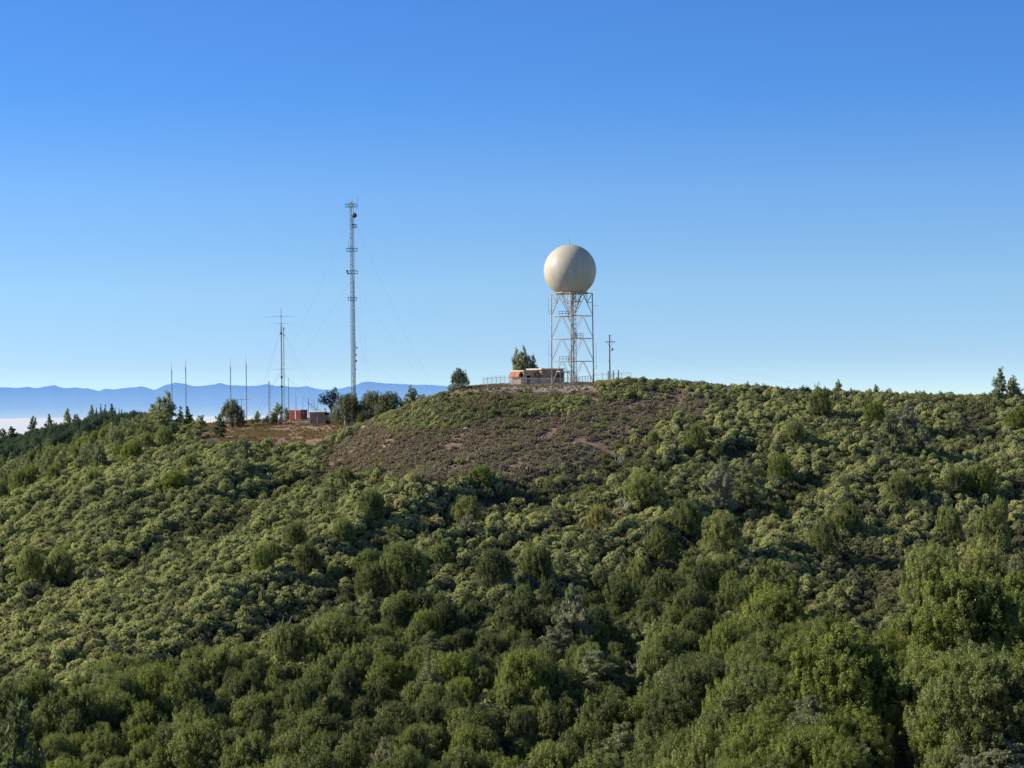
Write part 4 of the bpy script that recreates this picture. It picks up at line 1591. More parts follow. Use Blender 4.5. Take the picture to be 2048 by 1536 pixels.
# ---- boulders
def rock_mesh(seed, mat):
    r0 = np.random.default_rng(seed)
    import bmesh
    bm = bmesh.new()
    bmesh.ops.create_icosphere(bm, subdivisions=2, radius=1)
    ax = r0.standard_normal((7, 3))
    ax /= np.linalg.norm(ax, axis=1, keepdims=True)
    cut = r0.uniform(.55, .9, 7)
    for v in bm.verts:
        p = np.array(v.co[:])
        for a_, c_ in zip(ax, cut):
            dd = p @ a_
            if dd > c_:
                p = p - a_ * (dd - c_)
        p *= np.array([1.3, .9, .65])
        p += r0.normal(0, .02, 3)
        v.co = p
    me = bpy.data.meshes.new('boulder')
    bm.to_mesh(me)
    bm.free()
    me.materials.append(mat)
    return me


ROCKS = [rock_mesh(k, M['rock']) for k in range(4)]
PROCKS = [rock_mesh(k + 9, M['paleboulder']) for k in range(3)]
P6 = poisson(-60, 70, 345, 452, 1.3, lambda X, Y: (lambda a: inpoly(a[0], a[1], BARE) & ~inpoly(a[0], a[1], GREENBAND))(pxy(X, Y)))
px, py, z = pxy(P6[:, 0], P6[:, 1])
k = rng.random(len(P6)) < 0.35
P6, z = P6[k], z[k]
gn_scatter('loose_stones', [(P6[k, 0], P6[k, 1], z[k] + .02, rng.uniform(0, 6.28), rng.uniform(.1, .34), rng.normal(0, .3), rng.integers(7), 1.0) for k in range(len(P6))],
           proto_objs(ROCKS + PROCKS, 'stone'), 'loose stones strewn over the bare reddish slope', 'stones')


def boulder(px, py, r, label, group=None, pale=True, Y=None):
    Y = Y or find_Y(px, py, 330, 470)
    p = W(px, py, Y)
    o = bpy.data.objects.new('boulder', (PROCKS if pale else ROCKS)[rng.integers(3)])
    COL.objects.link(o)
    o.location = (p.x, p.y, g1(p.x, p.y) + r * 0.3)
    o.rotation_euler = (rng.uniform(-.3, .3), rng.uniform(-.3, .3), rng.uniform(0, 6.28))
    o.scale = (r, r, r)
    tag(o, label, 'rock', group)


boulder(707, 865, 0.95, 'large pale boulder below the wooden post frame')
boulder(729, 858, 0.8, 'pale boulder right of the large one on the shoulder')
boulder(700, 857, 0.55, 'small pale boulder at the foot of the post frame')
boulder(1145, 781, 0.65, 'pale boulder at the lip of the gravel pad, left of two')
boulder(1170, 778, 0.6, 'pale boulder at the lip of the gravel pad, right of two')
boulder(763, 835, 0.5, 'white stone on the shoulder under the rounded tree')
for k in range(46):
    x_ = rng.uniform(720, 1330)
    y_ = rng.uniform(800, 940)
    if inpoly(np.array([x_]), np.array([y_]), BARE)[0]:
        pl = rng.random() < 0.4
        boulder(x_, y_, rng.uniform(.3, .6), 'pale boulder lying on the bare slope' if pl else 'dark boulder lying on the bare slope',
                'pale boulders on the bare slope' if pl else 'dark boulders on the bare slope', pale=pl)


# ---- bleached snags
def snag(px, py, hpx, label):
    Y = find_Y(px, py, 230, 450)
    p = W(px, py, Y)
    z0 = g1(p.x, p.y)
    H = hpx * Y / F + 1.3
    mb = MB()
    for k in range(7):
        a = rng.uniform(0, 6.28)
        e = Vector((math.cos(a) * H * .5, math.sin(a) * H * .5, H * rng.uniform(.6, 1)))
        mid = e * 0.5 + Vector((rng.uniform(-.2, .2), rng.uniform(-.2, .2), 0.1))
        mb.path([(0, 0, -.2), mid, e], .06, .02, 5)
        for q in range(2):
            b_ = mid.lerp(e, rng.uniform(.1, .6))
            mb.bar(b_, b_ + Vector((rng.uniform(-.6, .6), rng.uniform(-.6, .6), rng.uniform(.2, .7))), .025, .01, 4)
    o = mb.build('dead_snag', M['snag'])
    o.location = (p.x, p.y, z0)
    tag(o, label, 'dead bush')


snag(1662, 858, 22, 'bleached dead snag among bushes high on the right slope')
snag(1232, 935, 24, 'bleached dead branches at the lower right of the bare slope')
snag(1248, 1025, 20, 'white dead branches between bushes below the wide oak')
snag(455, 1178, 14, 'small white snag in the dark scrub low on the left slope')
snag(1855, 1130, 14, 'small white snag on the scrub slope at the right')
snag(1530, 1340, 60, 'tall bleached branches rising from the lower oak wood')

for k in range(5):
    snag(rng.uniform(150, 1850), rng.uniform(1230, 1480), rng.uniform(26, 46), 'bleached bare branches poking out between the crowns of the lower wood')
for o in list(COL.objects):
    if o.get('label', '').startswith('bleached bare branches poking'):
        o['group'] = 'bare branches in the lower wood'

# ================================================================== built things
def on(parent, p):
    """world point -> parent's local (parents here carry no rotation or scale)"""
    return Vector(p) - parent.location


# ---- weather radar tower
def radar_tower():
    YC = 462.0
    foot = W(1145.5, 768, YC)
    zg = g1(foot.x, foot.y)
    t = empty('radar_tower', (foot.x, foot.y, zg), 0, 'tall square steel lattice tower carrying a big cream radar dome on the knoll', 'radar tower')
    S = F / YC
    H = (768 - 587) / S + (foot.z - zg)          # platform height above the ground
    hd = 42.0 / S
    a0 = R(-5.5)
    C = [Vector((math.cos(a0 + k * math.pi / 2) * hd, math.sin(a0 + k * math.pi / 2) * hd, 0)) for k in range(4)]  # right, back, left, front
    bay = 45.3 / S
    zl = [H - k * bay for k in range(4)] + [0.0]
    names = ['leg'] * 4
    for k in range(4):
        lg = MB().bar(C[k] + Vector((0, 0, -0.9)), C[k] * 0.975 + Vector((0, 0, H)), 0.15, 0.13, 8)
        lo = lg.build('leg', M['steel_cream'], t)
        gz = g1(t.location.x + C[k].x, t.location.y + C[k].y) - zg
        fb = MB().box((C[k].x, C[k].y, gz - 0.1), (1.0, 1.0, 0.7), a0 + R(45)).build('footing', M['concrete'], t)

    def cor(k, z):
        return C[k % 4] * (1 - 0.025 * z / H) + Vector((0, 0, z))
    for k in range(4):
        mb = MB()
        for lv in range(4):
            z = zl[lv]
            A, B = cor(k, z), cor(k + 1, z)
            mb.bar(A, B, 0.085, n=6)
            mid = (A + B) / 2
            zb = zl[lv + 1]
            foot_a, foot_b = cor(k, zb + (0.15 if lv < 3 else 0.25)), cor(k + 1, zb + (0.15 if lv < 3 else 0.25))
            ma, mb_ = A.lerp(B, 0.46), A.lerp(B, 0.54)
            if lv > 0:
                ma.z -= 0.1
                mb_.z -= 0.1
                mb.bar(ma, foot_a, 0.055)
                mb.bar(mb_, foot_b, 0.055)
            else:
                mb.bar(ma, foot_a, 0.06)
                mb.bar(mb_, foot_b, 0.06)
                q1, q2 = ma.lerp(foot_a, 0.42), mb_.lerp(foot_b, 0.42)
                mb.bar(A, q1, 0.05)
                mb.bar(B, q2, 0.05)
                mb.bar(Vector((A.x, A.y, q1.z)), q1, 0.05)
                mb.bar(Vector((B.x, B.y, q2.z)), q2, 0.05)
                mb.bar(A.lerp(B, .27), q1, 0.045)
                mb.bar(A.lerp(B, .73), q2, 0.045)
        mb.build('brace_panel', M['steel_cream'], t)
    # inner knee braces under the dome
    mb = MB()
    for k in range(8):
        a = a0 + k * math.pi / 4
        r_ = 3.3
        mb.bar((math.cos(a) * r_, math.sin(a) * r_, H - 0.1), (math.cos(a) * 0.9, math.sin(a) * .9, H - 4.4), 0.07)
    for rr, zz in ((3.3, -.1), (2.3, -1.9)):
        for k in range(12):
            a, b = 2 * math.pi * k / 12, 2 * math.pi * (k + 1) / 12
            mb.bar((math.cos(a) * rr, math.sin(a) * rr, H + zz), (math.cos(b) * rr, math.sin(b) * rr, H + zz), 0.06)
    mb.build('dome_support', M['steel_cream'], t)
    # deck
    dk = MB()
    dk.sphere((0, 0, 0), 0.01, 4, 2)
    dk = MB().bar((0, 0, H + 0.02), (0, 0, H + 0.30), 3.75, n=32).build('deck', M['steel_cream'], t)
    # central lattice shaft with waveguides
    mb = MB()
    cs = [Vector((sx * .62 + 0.25, sy * .62, 0)) for sx, sy in ((-1, -1), (1, -1), (1, 1), (-1, 1))]
    for c in cs:
        mb.bar(c, c + Vector((0, 0, H)), 0.06)
    nz = int(H / 1.0)
    for i in range(nz):
        z0, z1 = H * i / nz, H * (i + 1) / nz
        for k in range(4):
            A, B = cs[k], cs[(k + 1) % 4]
            mb.bar((A.x, A.y, z0), (B.x, B.y, z0), 0.03, n=4)
            if (i + k) % 2:
                A, B = B, A
            mb.bar((A.x, A.y, z0), (B.x, B.y, z1), 0.03, n=4)
    mb.build('centre_shaft', M['steel_cream'], t)
    mb = MB()
    for x_, y_ in ((0.1, 0), (0.35, .1), (.25, -.25)):
        mb.bar((x_, y_, 0), (x_, y_, H), 0.045, n=6)
    mb.build('cable_riser', M['galv'], t)
    # landings and stair flights
    def landing(cx, z, w_=2.4, d=1.5, cy=0.0):
        lm = MB().box((cx, cy, z), (w_, d, 0.12)).build('landing', M['steel_cream'], t)
        rl = MB()
        for zz in (0.55, 1.1):
            for (p, q) in (((-w_ / 2, -d / 2), (w_ / 2, -d / 2)), ((w_ / 2, -d / 2), (w_ / 2, d / 2)), ((w_ / 2, d / 2), (-w_ / 2, d / 2)), ((-w_ / 2, d / 2), (-w_ / 2, -d / 2))):
                rl.bar((cx + p[0], cy + p[1], z + zz), (cx + q[0], cy + q[1], z + zz), 0.035, n=4)
        for fx_ in (-.5, -.17, .17, .5):
            for sy in (-.5, .5):
                rl.bar((cx + fx_ * w_, cy + sy * d, z), (cx + fx_ * w_, cy + sy * d, z + 1.1), 0.035, n=4)
        rl.build('railing', M['galv'], lm)
        return (cx, cy, z)
    L1 = landing(-1.8, zl[3] + 0.05)
    L2 = landing(1.55, zl[2] + 0.15, 1.9)
    L3 = landing(-1.8, zl[1] + 0.05)

    def flight(p, q, y_):
        mb = MB()
        p, q = Vector(p), Vector(q)
        for off in (-.42, .42):
            o_ = Vector((0, off + y_, 0))
            mb.bar(p + o_, q + o_, 0.075, n=4)
            u = Vector((0, 0, 0.95))
            mb.bar(p + o_ + u, q + o_ + u, 0.035, n=4)
            for s in range(5):
                r_ = p.lerp(q, s / 4)
                mb.bar(r_ + o_, r_ + o_ + u, 0.028, n=4)
        n_ = 20
        for s in range(n_):
            c = p.lerp(q, (s + .5) / n_)
            mb.box((c.x, c.y + y_, c.z + .03), (0.26, 0.8, 0.04))
        mb.build('stair_flight', M['steel_cream'], t)
    flight((1.2, 0, 0.1), (-1.0, 0, zl[3]), -0.5)
    flight((-1.0, 0, zl[3] + .1), (1.0, 0, zl[2] + .1), 0.55)
    flight((1.0, 0, zl[2] + .2), (-1.0, 0, zl[1] + .05), -0.5)
    flight((-0.9, 0, zl[1] + .1), (1.0, 0, zl[0] - .1), 0.55)
    # plinth cabinet at the foot
    MB().box((1.1, -1.9, 0.35), (1.5, .8, .6)).build('plinth', M['concrete'], t)
    # dome
    rad = 52.5 / S
    zc_ = H + 0.30 + 47.0 / S - 0.48
    dome = MB().sphere((0, 0, 0), rad, 64, 40, z0=-0.893, z1=0.99999)
    do = dome.build('radome', M['cream'], t)
    do.location = (-0.35, 0, zc_)
    MB().bar((0, 0, rad - .03), (0, 0, rad + .15), .22, n=10).build('cap', M['galv'], do)
    MB().bar((-.05, 0, rad + .1), (-.1, 0, rad + 2.0), .035, .02, 5).build('lightning_rod', M['galv_dark'], do)
    # whip antennas on stand-off brackets
    for (k, z0, z1, dx) in ((2, 6.6, 10.4, -.62), (2, 2.6, 6.2, -.62), (2, H - 4.6, H - .8, -.55), (0, 3.5, 9.5, .62)):
        c = C[k]
        s_ = Vector((dx, 0, 0))
        mb = MB()
        e = c + s_
        mb.bar((e.x, e.y, z0), (e.x, e.y, z1), .045, .03, 6)
        for zz in (z0 + .1, z0 + .6):
            mb.bar((c.x, c.y, zz), (e.x, e.y, zz), .03, n=4)
        mb.build('whip_antenna', M['galv'], t)
    c = C[0]
    mb = MB().bar((c.x, c.y, H - 2.9), (c.x + 1.1, c.y, H - 2.85), .03)
    for q in range(4):
        mb.bar((c.x + .3 + q * .22, c.y - .25, H - 2.87), (c.x + .3 + q * .22, c.y + .25, H - 2.87), .02, n=4)
    mb.build('yagi_antenna', M['galv_dark'], t)
    return t


RT = radar_tower()


# ---- equipment building with barrel hoods
def station_building():
    Yb = 470.0
    S = F / Yb
    pl = W(1022, 772, Yb)
    zg = g1(pl.x + 6, Yb)
    t = empty('equipment_building', (pl.x, Yb, zg), 0, 'low tan and brown block building with flat roofs and rust-orange barrel hoods', 'building')
    th = R(38)   # plan turned so that one face looks left (sunlit), one right
    u = Vector((math.cos(th), math.sin(th), 0))      # along the shaded face (towards right, back)
    v = Vector((-math.sin(th), math.cos(th), 0))     # away, left-back

    def block(o, w_, d, h, wallm, name='wall'):
        o = Vector(o)
        c = o + u * (w_ / 2) + v * (d / 2)
        wl = MB().box((c.x, c.y, h / 2 - .4), (w_, d, h + .8), th).build(name, wallm, t)
        rf = MB().box((c.x, c.y, h + .14), (w_ + .7, d + .7, .28), th).build('roof', M['roof'], t)
        return o, w_, d, h
    # front-left block
    A = block((3.0, -3.2, 0), 4.4, 4.0, 3.05, M['tanwall'])
    B = block((7.2, -2.0, 0), 6.6, 5.0, 3.45, M['brownwall'])
    # porch roof to the right
    Cc = Vector((12.0, 0.5, 0))
    pr = MB().box((Cc.x, Cc.y, 2.98), (3.6, 3.0, .2), th)
    pr.build('roof', M['roof'], t)
    for q in ((-1.6, -1.3), (1.6, -1.3), (1.6, 1.3), (-.4, -1.3), (.6, -1.3)):
        pp = Cc + u * q[0] + v * q[1]
        MB().bar((pp.x, pp.y, -.3), (pp.x, pp.y, 2.9), .07, n=6).build('post', M['steel_cream'], t)

    # barrel hood (half pipe) along direction dr, opening radius r
    def hood(c, dr, r, ln, z0, name='barrel_hood'):
        c = Vector(c)
        dr = dr.normalized()
        sd_ = Vector((-dr.y, dr.x, 0))
        mb = MB()
        n_ = 16
        for half, (l0, l1) in enumerate(((0, ln * .48), (ln * .54, ln))):
            for k in range(n_):
                a, b = math.pi * k / n_, math.pi * (k + 1) / n_
                P_ = []
                for (aa, ll, rr) in ((a, l0, r), (b, l0, r), (b, l1, r), (a, l1, r)):
                    p_ = c + dr * ll + sd_ * math.cos(aa) * rr
                    P_.append((p_.x, p_.y, z0 + math.sin(aa) * rr))
                mb.poly(P_)
                Q = []
                for (aa, ll, rr) in ((a, l1, r), (b, l1, r), (b, l1, r - .14), (a, l1, r - .14)):
                    p_ = c + dr * ll + sd_ * math.cos(aa) * rr
                    Q.append((p_.x, p_.y, z0 + math.sin(aa) * rr))
                mb.poly(Q)
                Q = []
                for (aa, ll, rr) in ((a, l1, r - .14), (b, l1, r - .14), (b, l0, r - .14), (a, l0, r - .14)):
                    p_ = c + dr * ll + sd_ * math.cos(aa) * rr
                    Q.append((p_.x, p_.y, z0 + math.sin(aa) * rr))
                mb.poly(Q)
        mb.build(name, M['rust'], t)
    # hood over the front-left entry: sits on a low wall
    hc = Vector((0.35, -3.6, 0))
    hood(hc + u * -.3, Vector((1, -.55, 0)), 1.25, 2.6, 1.75)
    bw = MB()
    bw.box((1.7, -4.25, .55), (2.7, 2.4, 2.5), R(-28.8))
    bw.build('wall', M['tanwall'], t)
    dq = Vector((1, -.55, 0)).normalized()
    e = hc + u * -.3 + dq * 2.62
    MB().box((e.x + .02, e.y, 1.75), (.06, 1.7, 1.5), R(-28.8)).build('window', M['dark'], t)
    # second curved intake on the lit face of the taller block
    f0 = Vector(B[0]) + v * 1.6 - u * .02
    hood(f0 - u * .9 + Vector((0, 0, 0)), u, .8, .9, 1.9)
    f1 = Vector(A[0]) + u * 3.2 - v * .03
    MB().box((f1.x, f1.y - .05, 1.9), (.7, .12, .7), th).build('louvre', M['steel_cream'], t)
    f2 = Vector(B[0]) + u * 4.8 - v * .03
    MB().box((f2.x, f2.y - .03, 1.15), (1.1, .1, 2.3), th).build('door', M['galv_dark'], t)
    f3 = Vector(A[0]) + u * 1.4 - v * .03
    MB().box((f3.x, f3.y - .03, 1.05), (1.0, .1, 2.1), th).build('door', M['dark'], t)


station_building()

# cable tray bridge from building to tower
pb = W(1126, 757, 466)
zt = g1(pb.x, 466)
t = empty('cable_bridge', (pb.x, 466, zt), 0, 'thin raised cable tray on posts between the building and the tower', 'cable tray')
MB().box((1.2, 0, 2.75), (3.6, .5, .12)).build('tray', M['galv'], t)
for q in (0.2, 1.2, 2.2):
    MB().bar((q, 0, -.3), (q, 0, 2.7), .05, n=6).build('post', M['galv'], t)


# ---- chain link fences
def fence(pts, h, label, step=2.9, barb=False, group=None):
    base_ = W(pts[0][0], 768, pts[0][1])
    zg = g1(base_.x, base_.y)
    t = empty('chain_link_fence', (base_.x, base_.y, zg), 0, label, 'fence', group)
    posts = []
    for (a, b) in zip(pts[:-1], pts[1:]):
        A, B = W(a[0], 768, a[1]), W(b[0], 768, b[1])
        A.z = B.z = 0
        n_ = max(1, int((B - A).length / step + .5))
        for k in range(n_):
            posts.append(A.lerp(B, k / n_))
    E = W(pts[-1][0], 768, pts[-1][1])
    E.z = 0
    posts.append(E)
    tops = []
    for p in posts:
        z = g1(p.x, p.y)
        tops.append(Vector((p.x, p.y, z + h)) - t.location)
        MB().bar((p.x - base_.x, p.y - base_.y, z - zg - .3), (p.x - base_.x, p.y - base_.y, z - zg + h + .06), .05, n=6).build('post', M['galv'], t)
        if barb:
            q = Vector((p.x - base_.x, p.y - base_.y, z - zg + h))
            MB().bar(q, q + Vector((-.2, -.25, .4)), .025, n=4).build('outrigger', M['galv'], t)
    rl = MB()
    wv = MB()
    for a, b in zip(tops[:-1], tops[1:]):
        rl.bar(a, b, .035, n=5)
        lo_a, lo_b = a - Vector((0, 0, h - .05)), b - Vector((0, 0, h - .05))
        wv.poly([lo_a, lo_b, b, a])
    rl.build('top_rail', M['galv'], t)
    wv.build('wire_mesh', M['weave'], t)
    if barb:
        bw = MB()
        for o_ in ((-.07, -.08, .13), (-.14, -.17, .27), (-.2, -.25, .4)):
            for a, b in zip(tops[:-1], tops[1:]):
                bw.bar(a + Vector(o_), b + Vector(o_), .012, n=3)
        bw.build('barbed_wire', M['wire'], t)
    return t


fence([(1026, 458), (1104, 452), (1141, 450)], 1.7, 'chain-link fence run in front of the low building')
fence([(966, 449), (1010, 462), (1026, 458)], 1.9, 'chain-link fence run left of the low building', barb=True)
fence([(1186, 484), (1262, 476)], 1.8, 'chain-link fence run behind the tower under the power pole', barb=True)
fence([(1141, 450), (1160, 470), (1186, 484)], 1.7, 'chain-link fence run at the right foot of the tower')
for k, px_ in enumerate((1216.5, 1227, 1237)):
    p = W(px_, 768, 470)
    z = g1(p.x, 470)
    o = MB().bar((0, 0, -.4), (0, 0, 2.7), .13, n=8).build('wooden_post', M['postwood'])
    o.location = (p.x, 470, z)
    tag(o, ('thick wooden post left of the power pole', 'thick wooden post just right of the power pole', 'thick wooden post, rightmost by the fence')[k], 'post')
for k, (px_, py_) in enumerate(((1213, 764), (1241, 764))):
    p = W(px_, 768, 468)
    o = MB().bar((0, 0, -.3), (0, 0, 1.0), .1, n=8).build('marker_post', M['white'])
    o.location = (p.x, 468, g1(p.x, 468))
    tag(o, ('short white marker post left of the power pole', 'short white marker post right of the wooden posts')[k], 'post')


# ---- power pole
pp = W(1220, 768, 465)
zg = g1(pp.x, 465)
pt = W(1218.5, 669, 465)
PH = pt.z - zg
t = empty('power_pole', (pp.x, 465, zg), 0, 'dark wooden power pole with crossarm and transformer right of the radar tower', 'power pole')
MB().bar((0, 0, -1), (0, 0, PH), .17, .12, 8).build('pole', M['polewood'], t)
MB().box((.15, -.2, PH - 1.72), (2.35, .12, .14), R(-8)).build('crossarm', M['polewood'], t)
MB().bar((-.75, -.25, PH - 1.75), (-.05, -.15, PH - 2.55), .035, n=4).bar((.85, -.25, PH - 1.75), (.1, -.15, PH - 3.0), .04, n=4).build('brace', M['polewood'], t)
for (x_, z_) in ((.35, PH - 1.55), (.3, PH - .3), (1.1, PH - 1.78), (.45, PH - 1.1)):
    MB().bar((x_, -.2, z_ - .1), (x_, -.2, z_ + .16), .07, .05, 8).build('insulator', M['galv_dark'], t)
MB().bar((.62, -.1, PH - 3.75), (.62, -.1, PH - 3.1), .24, .22, 12).build('transformer', M['galv'], t)
MB().bar((.1, -.1, PH - 4.1), (.62, -.1, PH - 3.6), .035, n=4).build('transformer_bracket', M['galv'], t)
MB().bar((-.1, 0, PH - 6.1), (-.4, -.05, PH - 6.2), .05, n=5).build('service_bracket', M['galv_dark'], t)
# lines running off to the right, down the far side of the ridge
for k, (dx, dz) in enumerate(((.3, -.25), (1.2, -1.7), (1.1, -2.2))):
    A = Vector((pp.x + dx, 464.8, zg + PH + dz))
    B = W(1560 + 30 * k, 757 + 6 * k, 560)
    mb = MB()
    prev = A
    for s in range(1, 25):
        f = s / 24
        p = A.lerp(B, f)
        p.z -= 4 * 1.3 * f * (1 - f)
        mb.bar(prev, p, .005, n=3)
        prev = p
    o = mb.build('power_line', M['wire'])
    tag(o, ('faint power line from the top of the pole', 'faint power line from the right end of the crossarm', 'faint power line hanging just under the crossarm line')[k], 'wire')


# ---- lattice masts
def lattice(mb, z0, z1, r, bay, leg=.05, br=.025, taper=1.0, lean=0.0):
    n_ = max(2, int((z1 - z0) / bay))
    for k in range(3):
        a = R(90 + 120 * k + 12)
        mb.bar((math.cos(a) * r, math.sin(a) * r, z0), (math.cos(a) * r * taper, math.sin(a) * r * taper, z1), leg, n=5)
    for i in range(n_):
        f0, f1 = i / n_, (i + 1) / n_
        for k in range(3):
            a, b = R(90 + 120 * k + 12), R(210 + 120 * k + 12)
            if i % 2:
                a, b = b, a
            ra, rb = r * (1 + (taper - 1) * f0), r * (1 + (taper - 1) * f1)
            za, zb = z0 + (z1 - z0) * f0, z0 + (z1 - z0) * f1
            mb.bar((math.cos(a) * ra, math.sin(a) * ra, za), (math.cos(b) * rb, math.sin(b) * rb, zb), br, n=3)
            mb.bar((math.cos(a) * ra, math.sin(a) * ra, za), (math.cos(b) * ra, math.sin(b) * ra, za), br, n=3)
    return mb


def main_mast():
    Ym = 520.0
    S = F / Ym
    ft = W(707.5, 848, Ym)
    zg = g1(ft.x, Ym)
    t = empty('radio_mast', (ft.x, Ym, zg), 0, 'very tall guyed lattice radio mast with dishes and side frames', 'radio mast')

    def zz(py):
        return (848 - py) / S + ft.z - zg
    top = zz(404)
    lattice(MB(), 0, zz(620), .62, 1.0, .08, .028).build('lower_section', M['mast'], t)
    lattice(MB(), zz(620), top, .58, 1.15, .07, .025).build('upper_section', M['mast'], t)
    mb = MB()
    for (x_, y_) in ((.12, -.2), (.22, -.1), (.3, -.22)):
        mb.bar((x_, y_, 0), (x_, y_, zz(430)), .03, n=5)
    mb.bar((.4, -.1, 0), (.4, -.1, zz(560)), .045, n=5)
    mb.build('cable_run', M['galv_dark'], t)
    ld = MB()
    for x_ in (-.2, .12):
        ld.bar((x_, -.5, 1), (x_, -.5, top), .025, n=4)
    for k in range(int(top / .75)):
        ld.bar((-.2, -.5, 1 + k * .75), (.12, -.5, 1 + k * .75), .018, n=3)
    ld.build('ladder', M['galv'], t)

    def frame(py, x0, x1, h=.75, d=.7):
        mb = MB()
        z = zz(py)
        for dz in (-h / 2, h / 2):
            for y_ in (-d, d):
                mb.bar((x0, y_, z + dz), (x1, y_, z + dz), .05, n=5)
            mb.bar((x0, -d, z + dz), (x0, d, z + dz), .05, n=5)
            mb.bar((x1, -d, z + dz), (x1, d, z + dz), .05, n=5)
        for x_ in np.linspace(x0, x1, 4):
            mb.bar((x_, -d, z - h / 2), (x_, -d, z + h / 2), .04, n=5)
            mb.bar((x_, d, z - h / 2), (x_, d, z + h / 2), .04, n=5)
        mb.build('side_frame', M['galv_dark'], t)
    frame(411, -1.55, 1.25)
    frame(452, .1, 1.25)
    frame(499.5, -1.35, 1.3)
    frame(544.5, -1.2, 1.35)
    frame(597.5, -1.1, 1.0)

    def whip(px, py0, py1, r=.045, name='whip_antenna'):
        x_ = (px - (707.5 - (848 - (py0 + py1) / 2) * ST)) / S
        MB().bar((x_, -.75, zz(py0)), (x_, -.75, zz(py1)), r, r * .6, 5).build(name, M['galv_dark'], t)
    whip(715.5, 418, 394)
    whip(696.5, 412, 398, .03)
    whip(704.5, 408, 400, .1)
    whip(697.5, 499, 481)
    whip(708.5, 499, 480, .03)
    whip(712, 702, 683, .05)
    for (py, x0, x1) in ((499, 1.3, 1.95), (544, 1.35, 1.9), (597, 1.0, 1.6), (596, -1.1, -2.1)):
        MB().bar((x0, -.7, zz(py - 1)), (x1, -.7, zz(py)), .03, n=4).build('side_rod', M['galv'], t)

    def dish(px, py, r, name='dish'):
        x_ = (px - (707.5 - (848 - py) * ST)) / S
        d = MB().bar((0, -.2, 0), (0, .1, 0), r, r * .96, 20)
        o = d.build(name, M['dish'], t)
        o.location = (x_, -.95, zz(py))
        MB().bar((0, .1, 0), (-.3, .7, 0), .06, n=6).build('dish_mount', M['galv'], o)
    dish(709.5, 431.5, .66)
    for (px, py, r) in ((714.5, 695.5, .2), (712.5, 710, .22), (713, 722, .27), (712.5, 738.5, .15)):
        dish(px, py, r, 'small_dish')
    pn = MB().box((-1.25, -.8, zz(543)), (.35, .3, .7)).box((-.95, -.8, zz(547.5)), (.3, .3, .45))
    pn.build('panel_antenna', M['galv_dark'], t)
    # guys
    anchors = [W(884, 800, 500), W(505, 850, 545), W(752, 850, 620)]
    for ai, A in enumerate(anchors):
        A.z = g1(A.x, A.y)
        MB().box((A.x - t.location.x, A.y - t.location.y, A.z - t.location.z + .1), (.8, .8, .6)).build('guy_anchor', M['concrete'], t)
        for gi_, py in enumerate((430, 556, 700)):
            a = Vector((0, 0, zz(py)))
            b = A - t.location + Vector((0, 0, .3))
            mb = MB()
            prev = a
            for s in range(1, 15):
                f = s / 14
                p = a.lerp(b, f)
                p.z -= 4 * (1.6 - gi_ * .4) * f * (1 - f)
                mb.bar(prev, p, .009, n=3)
                prev = p
            mb.build('guy_wire', M['wire'], t)


main_mast()


def drooped(mb, x0, x1, z, droop, r=.04, y=0.0, n=10):
    c = (x0 + x1) / 2
    prev = None
    for k in range(n + 1):
        x_ = x0 + (x1 - x0) * k / n
        q = abs(x_ - c) / abs(x1 - c)
        p = Vector((x_, y, z - droop * q * q))
        if prev is not None:
            rr = r * (1.15 - .75 * q)
            mb.bar(prev, p, rr, n=4)
        prev = p


# ---- beam antenna mast (two slim columns)
Ya = 530.0
S = F / Ya
ft = W(564.5, 850, Ya)
zg = g1(ft.x, Ya)
t = empty('beam_antenna_mast', (ft.x, Ya, zg), 0, 'slim lattice mast with two long drooping beam antennas near its top', 'antenna mast')
zz = lambda py: (850 - py) / S + ft.z - zg
lattice(MB(), 0, zz(650), .15, .6, .045, .015).build('mast', M['galv_dark'], t)
MB().bar((0, 0, zz(650)), (0, 0, zz(617)), .075, .045, 6).build('top_tube', M['galv_dark'], t)
for (py, px0, px1, dr) in ((633.5, 526, 599, .35), (648, 540, 587, .2), (739, 543, 591, .12)):
    mb = MB()
    cx = 564.5 - (850 - py) * ST
    drooped(mb, (px0 - cx) / S, (px1 - cx) / S, zz(py - 1), dr)
    bo = mb.build('beam_element', M['galv_dark'], t)
    MB().bar((-.1, -1.6, zz(py - .5)), (.1, 1.8, zz(py - .5)), .05, n=5).build('boom', M['galv_dark'], bo)
for py in (667, 754, 773):
    MB().box((0, -.1, zz(py)), (.5, .5, .55)).build('rotator_box', M['galv_dark'], t)
for (ax_, ay_) in ((-8.5, 3), (-6, -9), (9, 12), (13, -4)):
    A = Vector((ax_, ay_, g1(ft.x + ax_, Ya + ay_) - zg))
    for py in (655, 742):
        MB().bar((0, 0, zz(py)), A, .013, n=3).build('guy_wire', M['wire'], t)
# companion slim mast
ft2 = W(569.0, 849, 533)
z2 = g1(ft2.x, 533)
t = empty('slim_mast', (ft2.x, 533, z2), 0, 'thinner companion mast standing just right of the beam antenna mast', 'antenna mast')
h2 = W(566, 652, 533).z - z2
lattice(MB(), 0, h2, .13, .5, .035, .014).build('mast', M['galv'], t)
for (f, w_) in ((.97, .25), (.9, .2)):
    MB().box((.1, 0, h2 * f), (w_, .2, .5)).build('clamp_box', M['galv_dark'], t)
for f in (.72, .22):
    z_ = h2 * f
    MB().bar((0, 0, z_), (.75, 0, z_), .025, n=4).bar((.75, 0, z_), (.75, 0, z_ + .45), .025, n=4).build('side_arm', M['galv'], t)


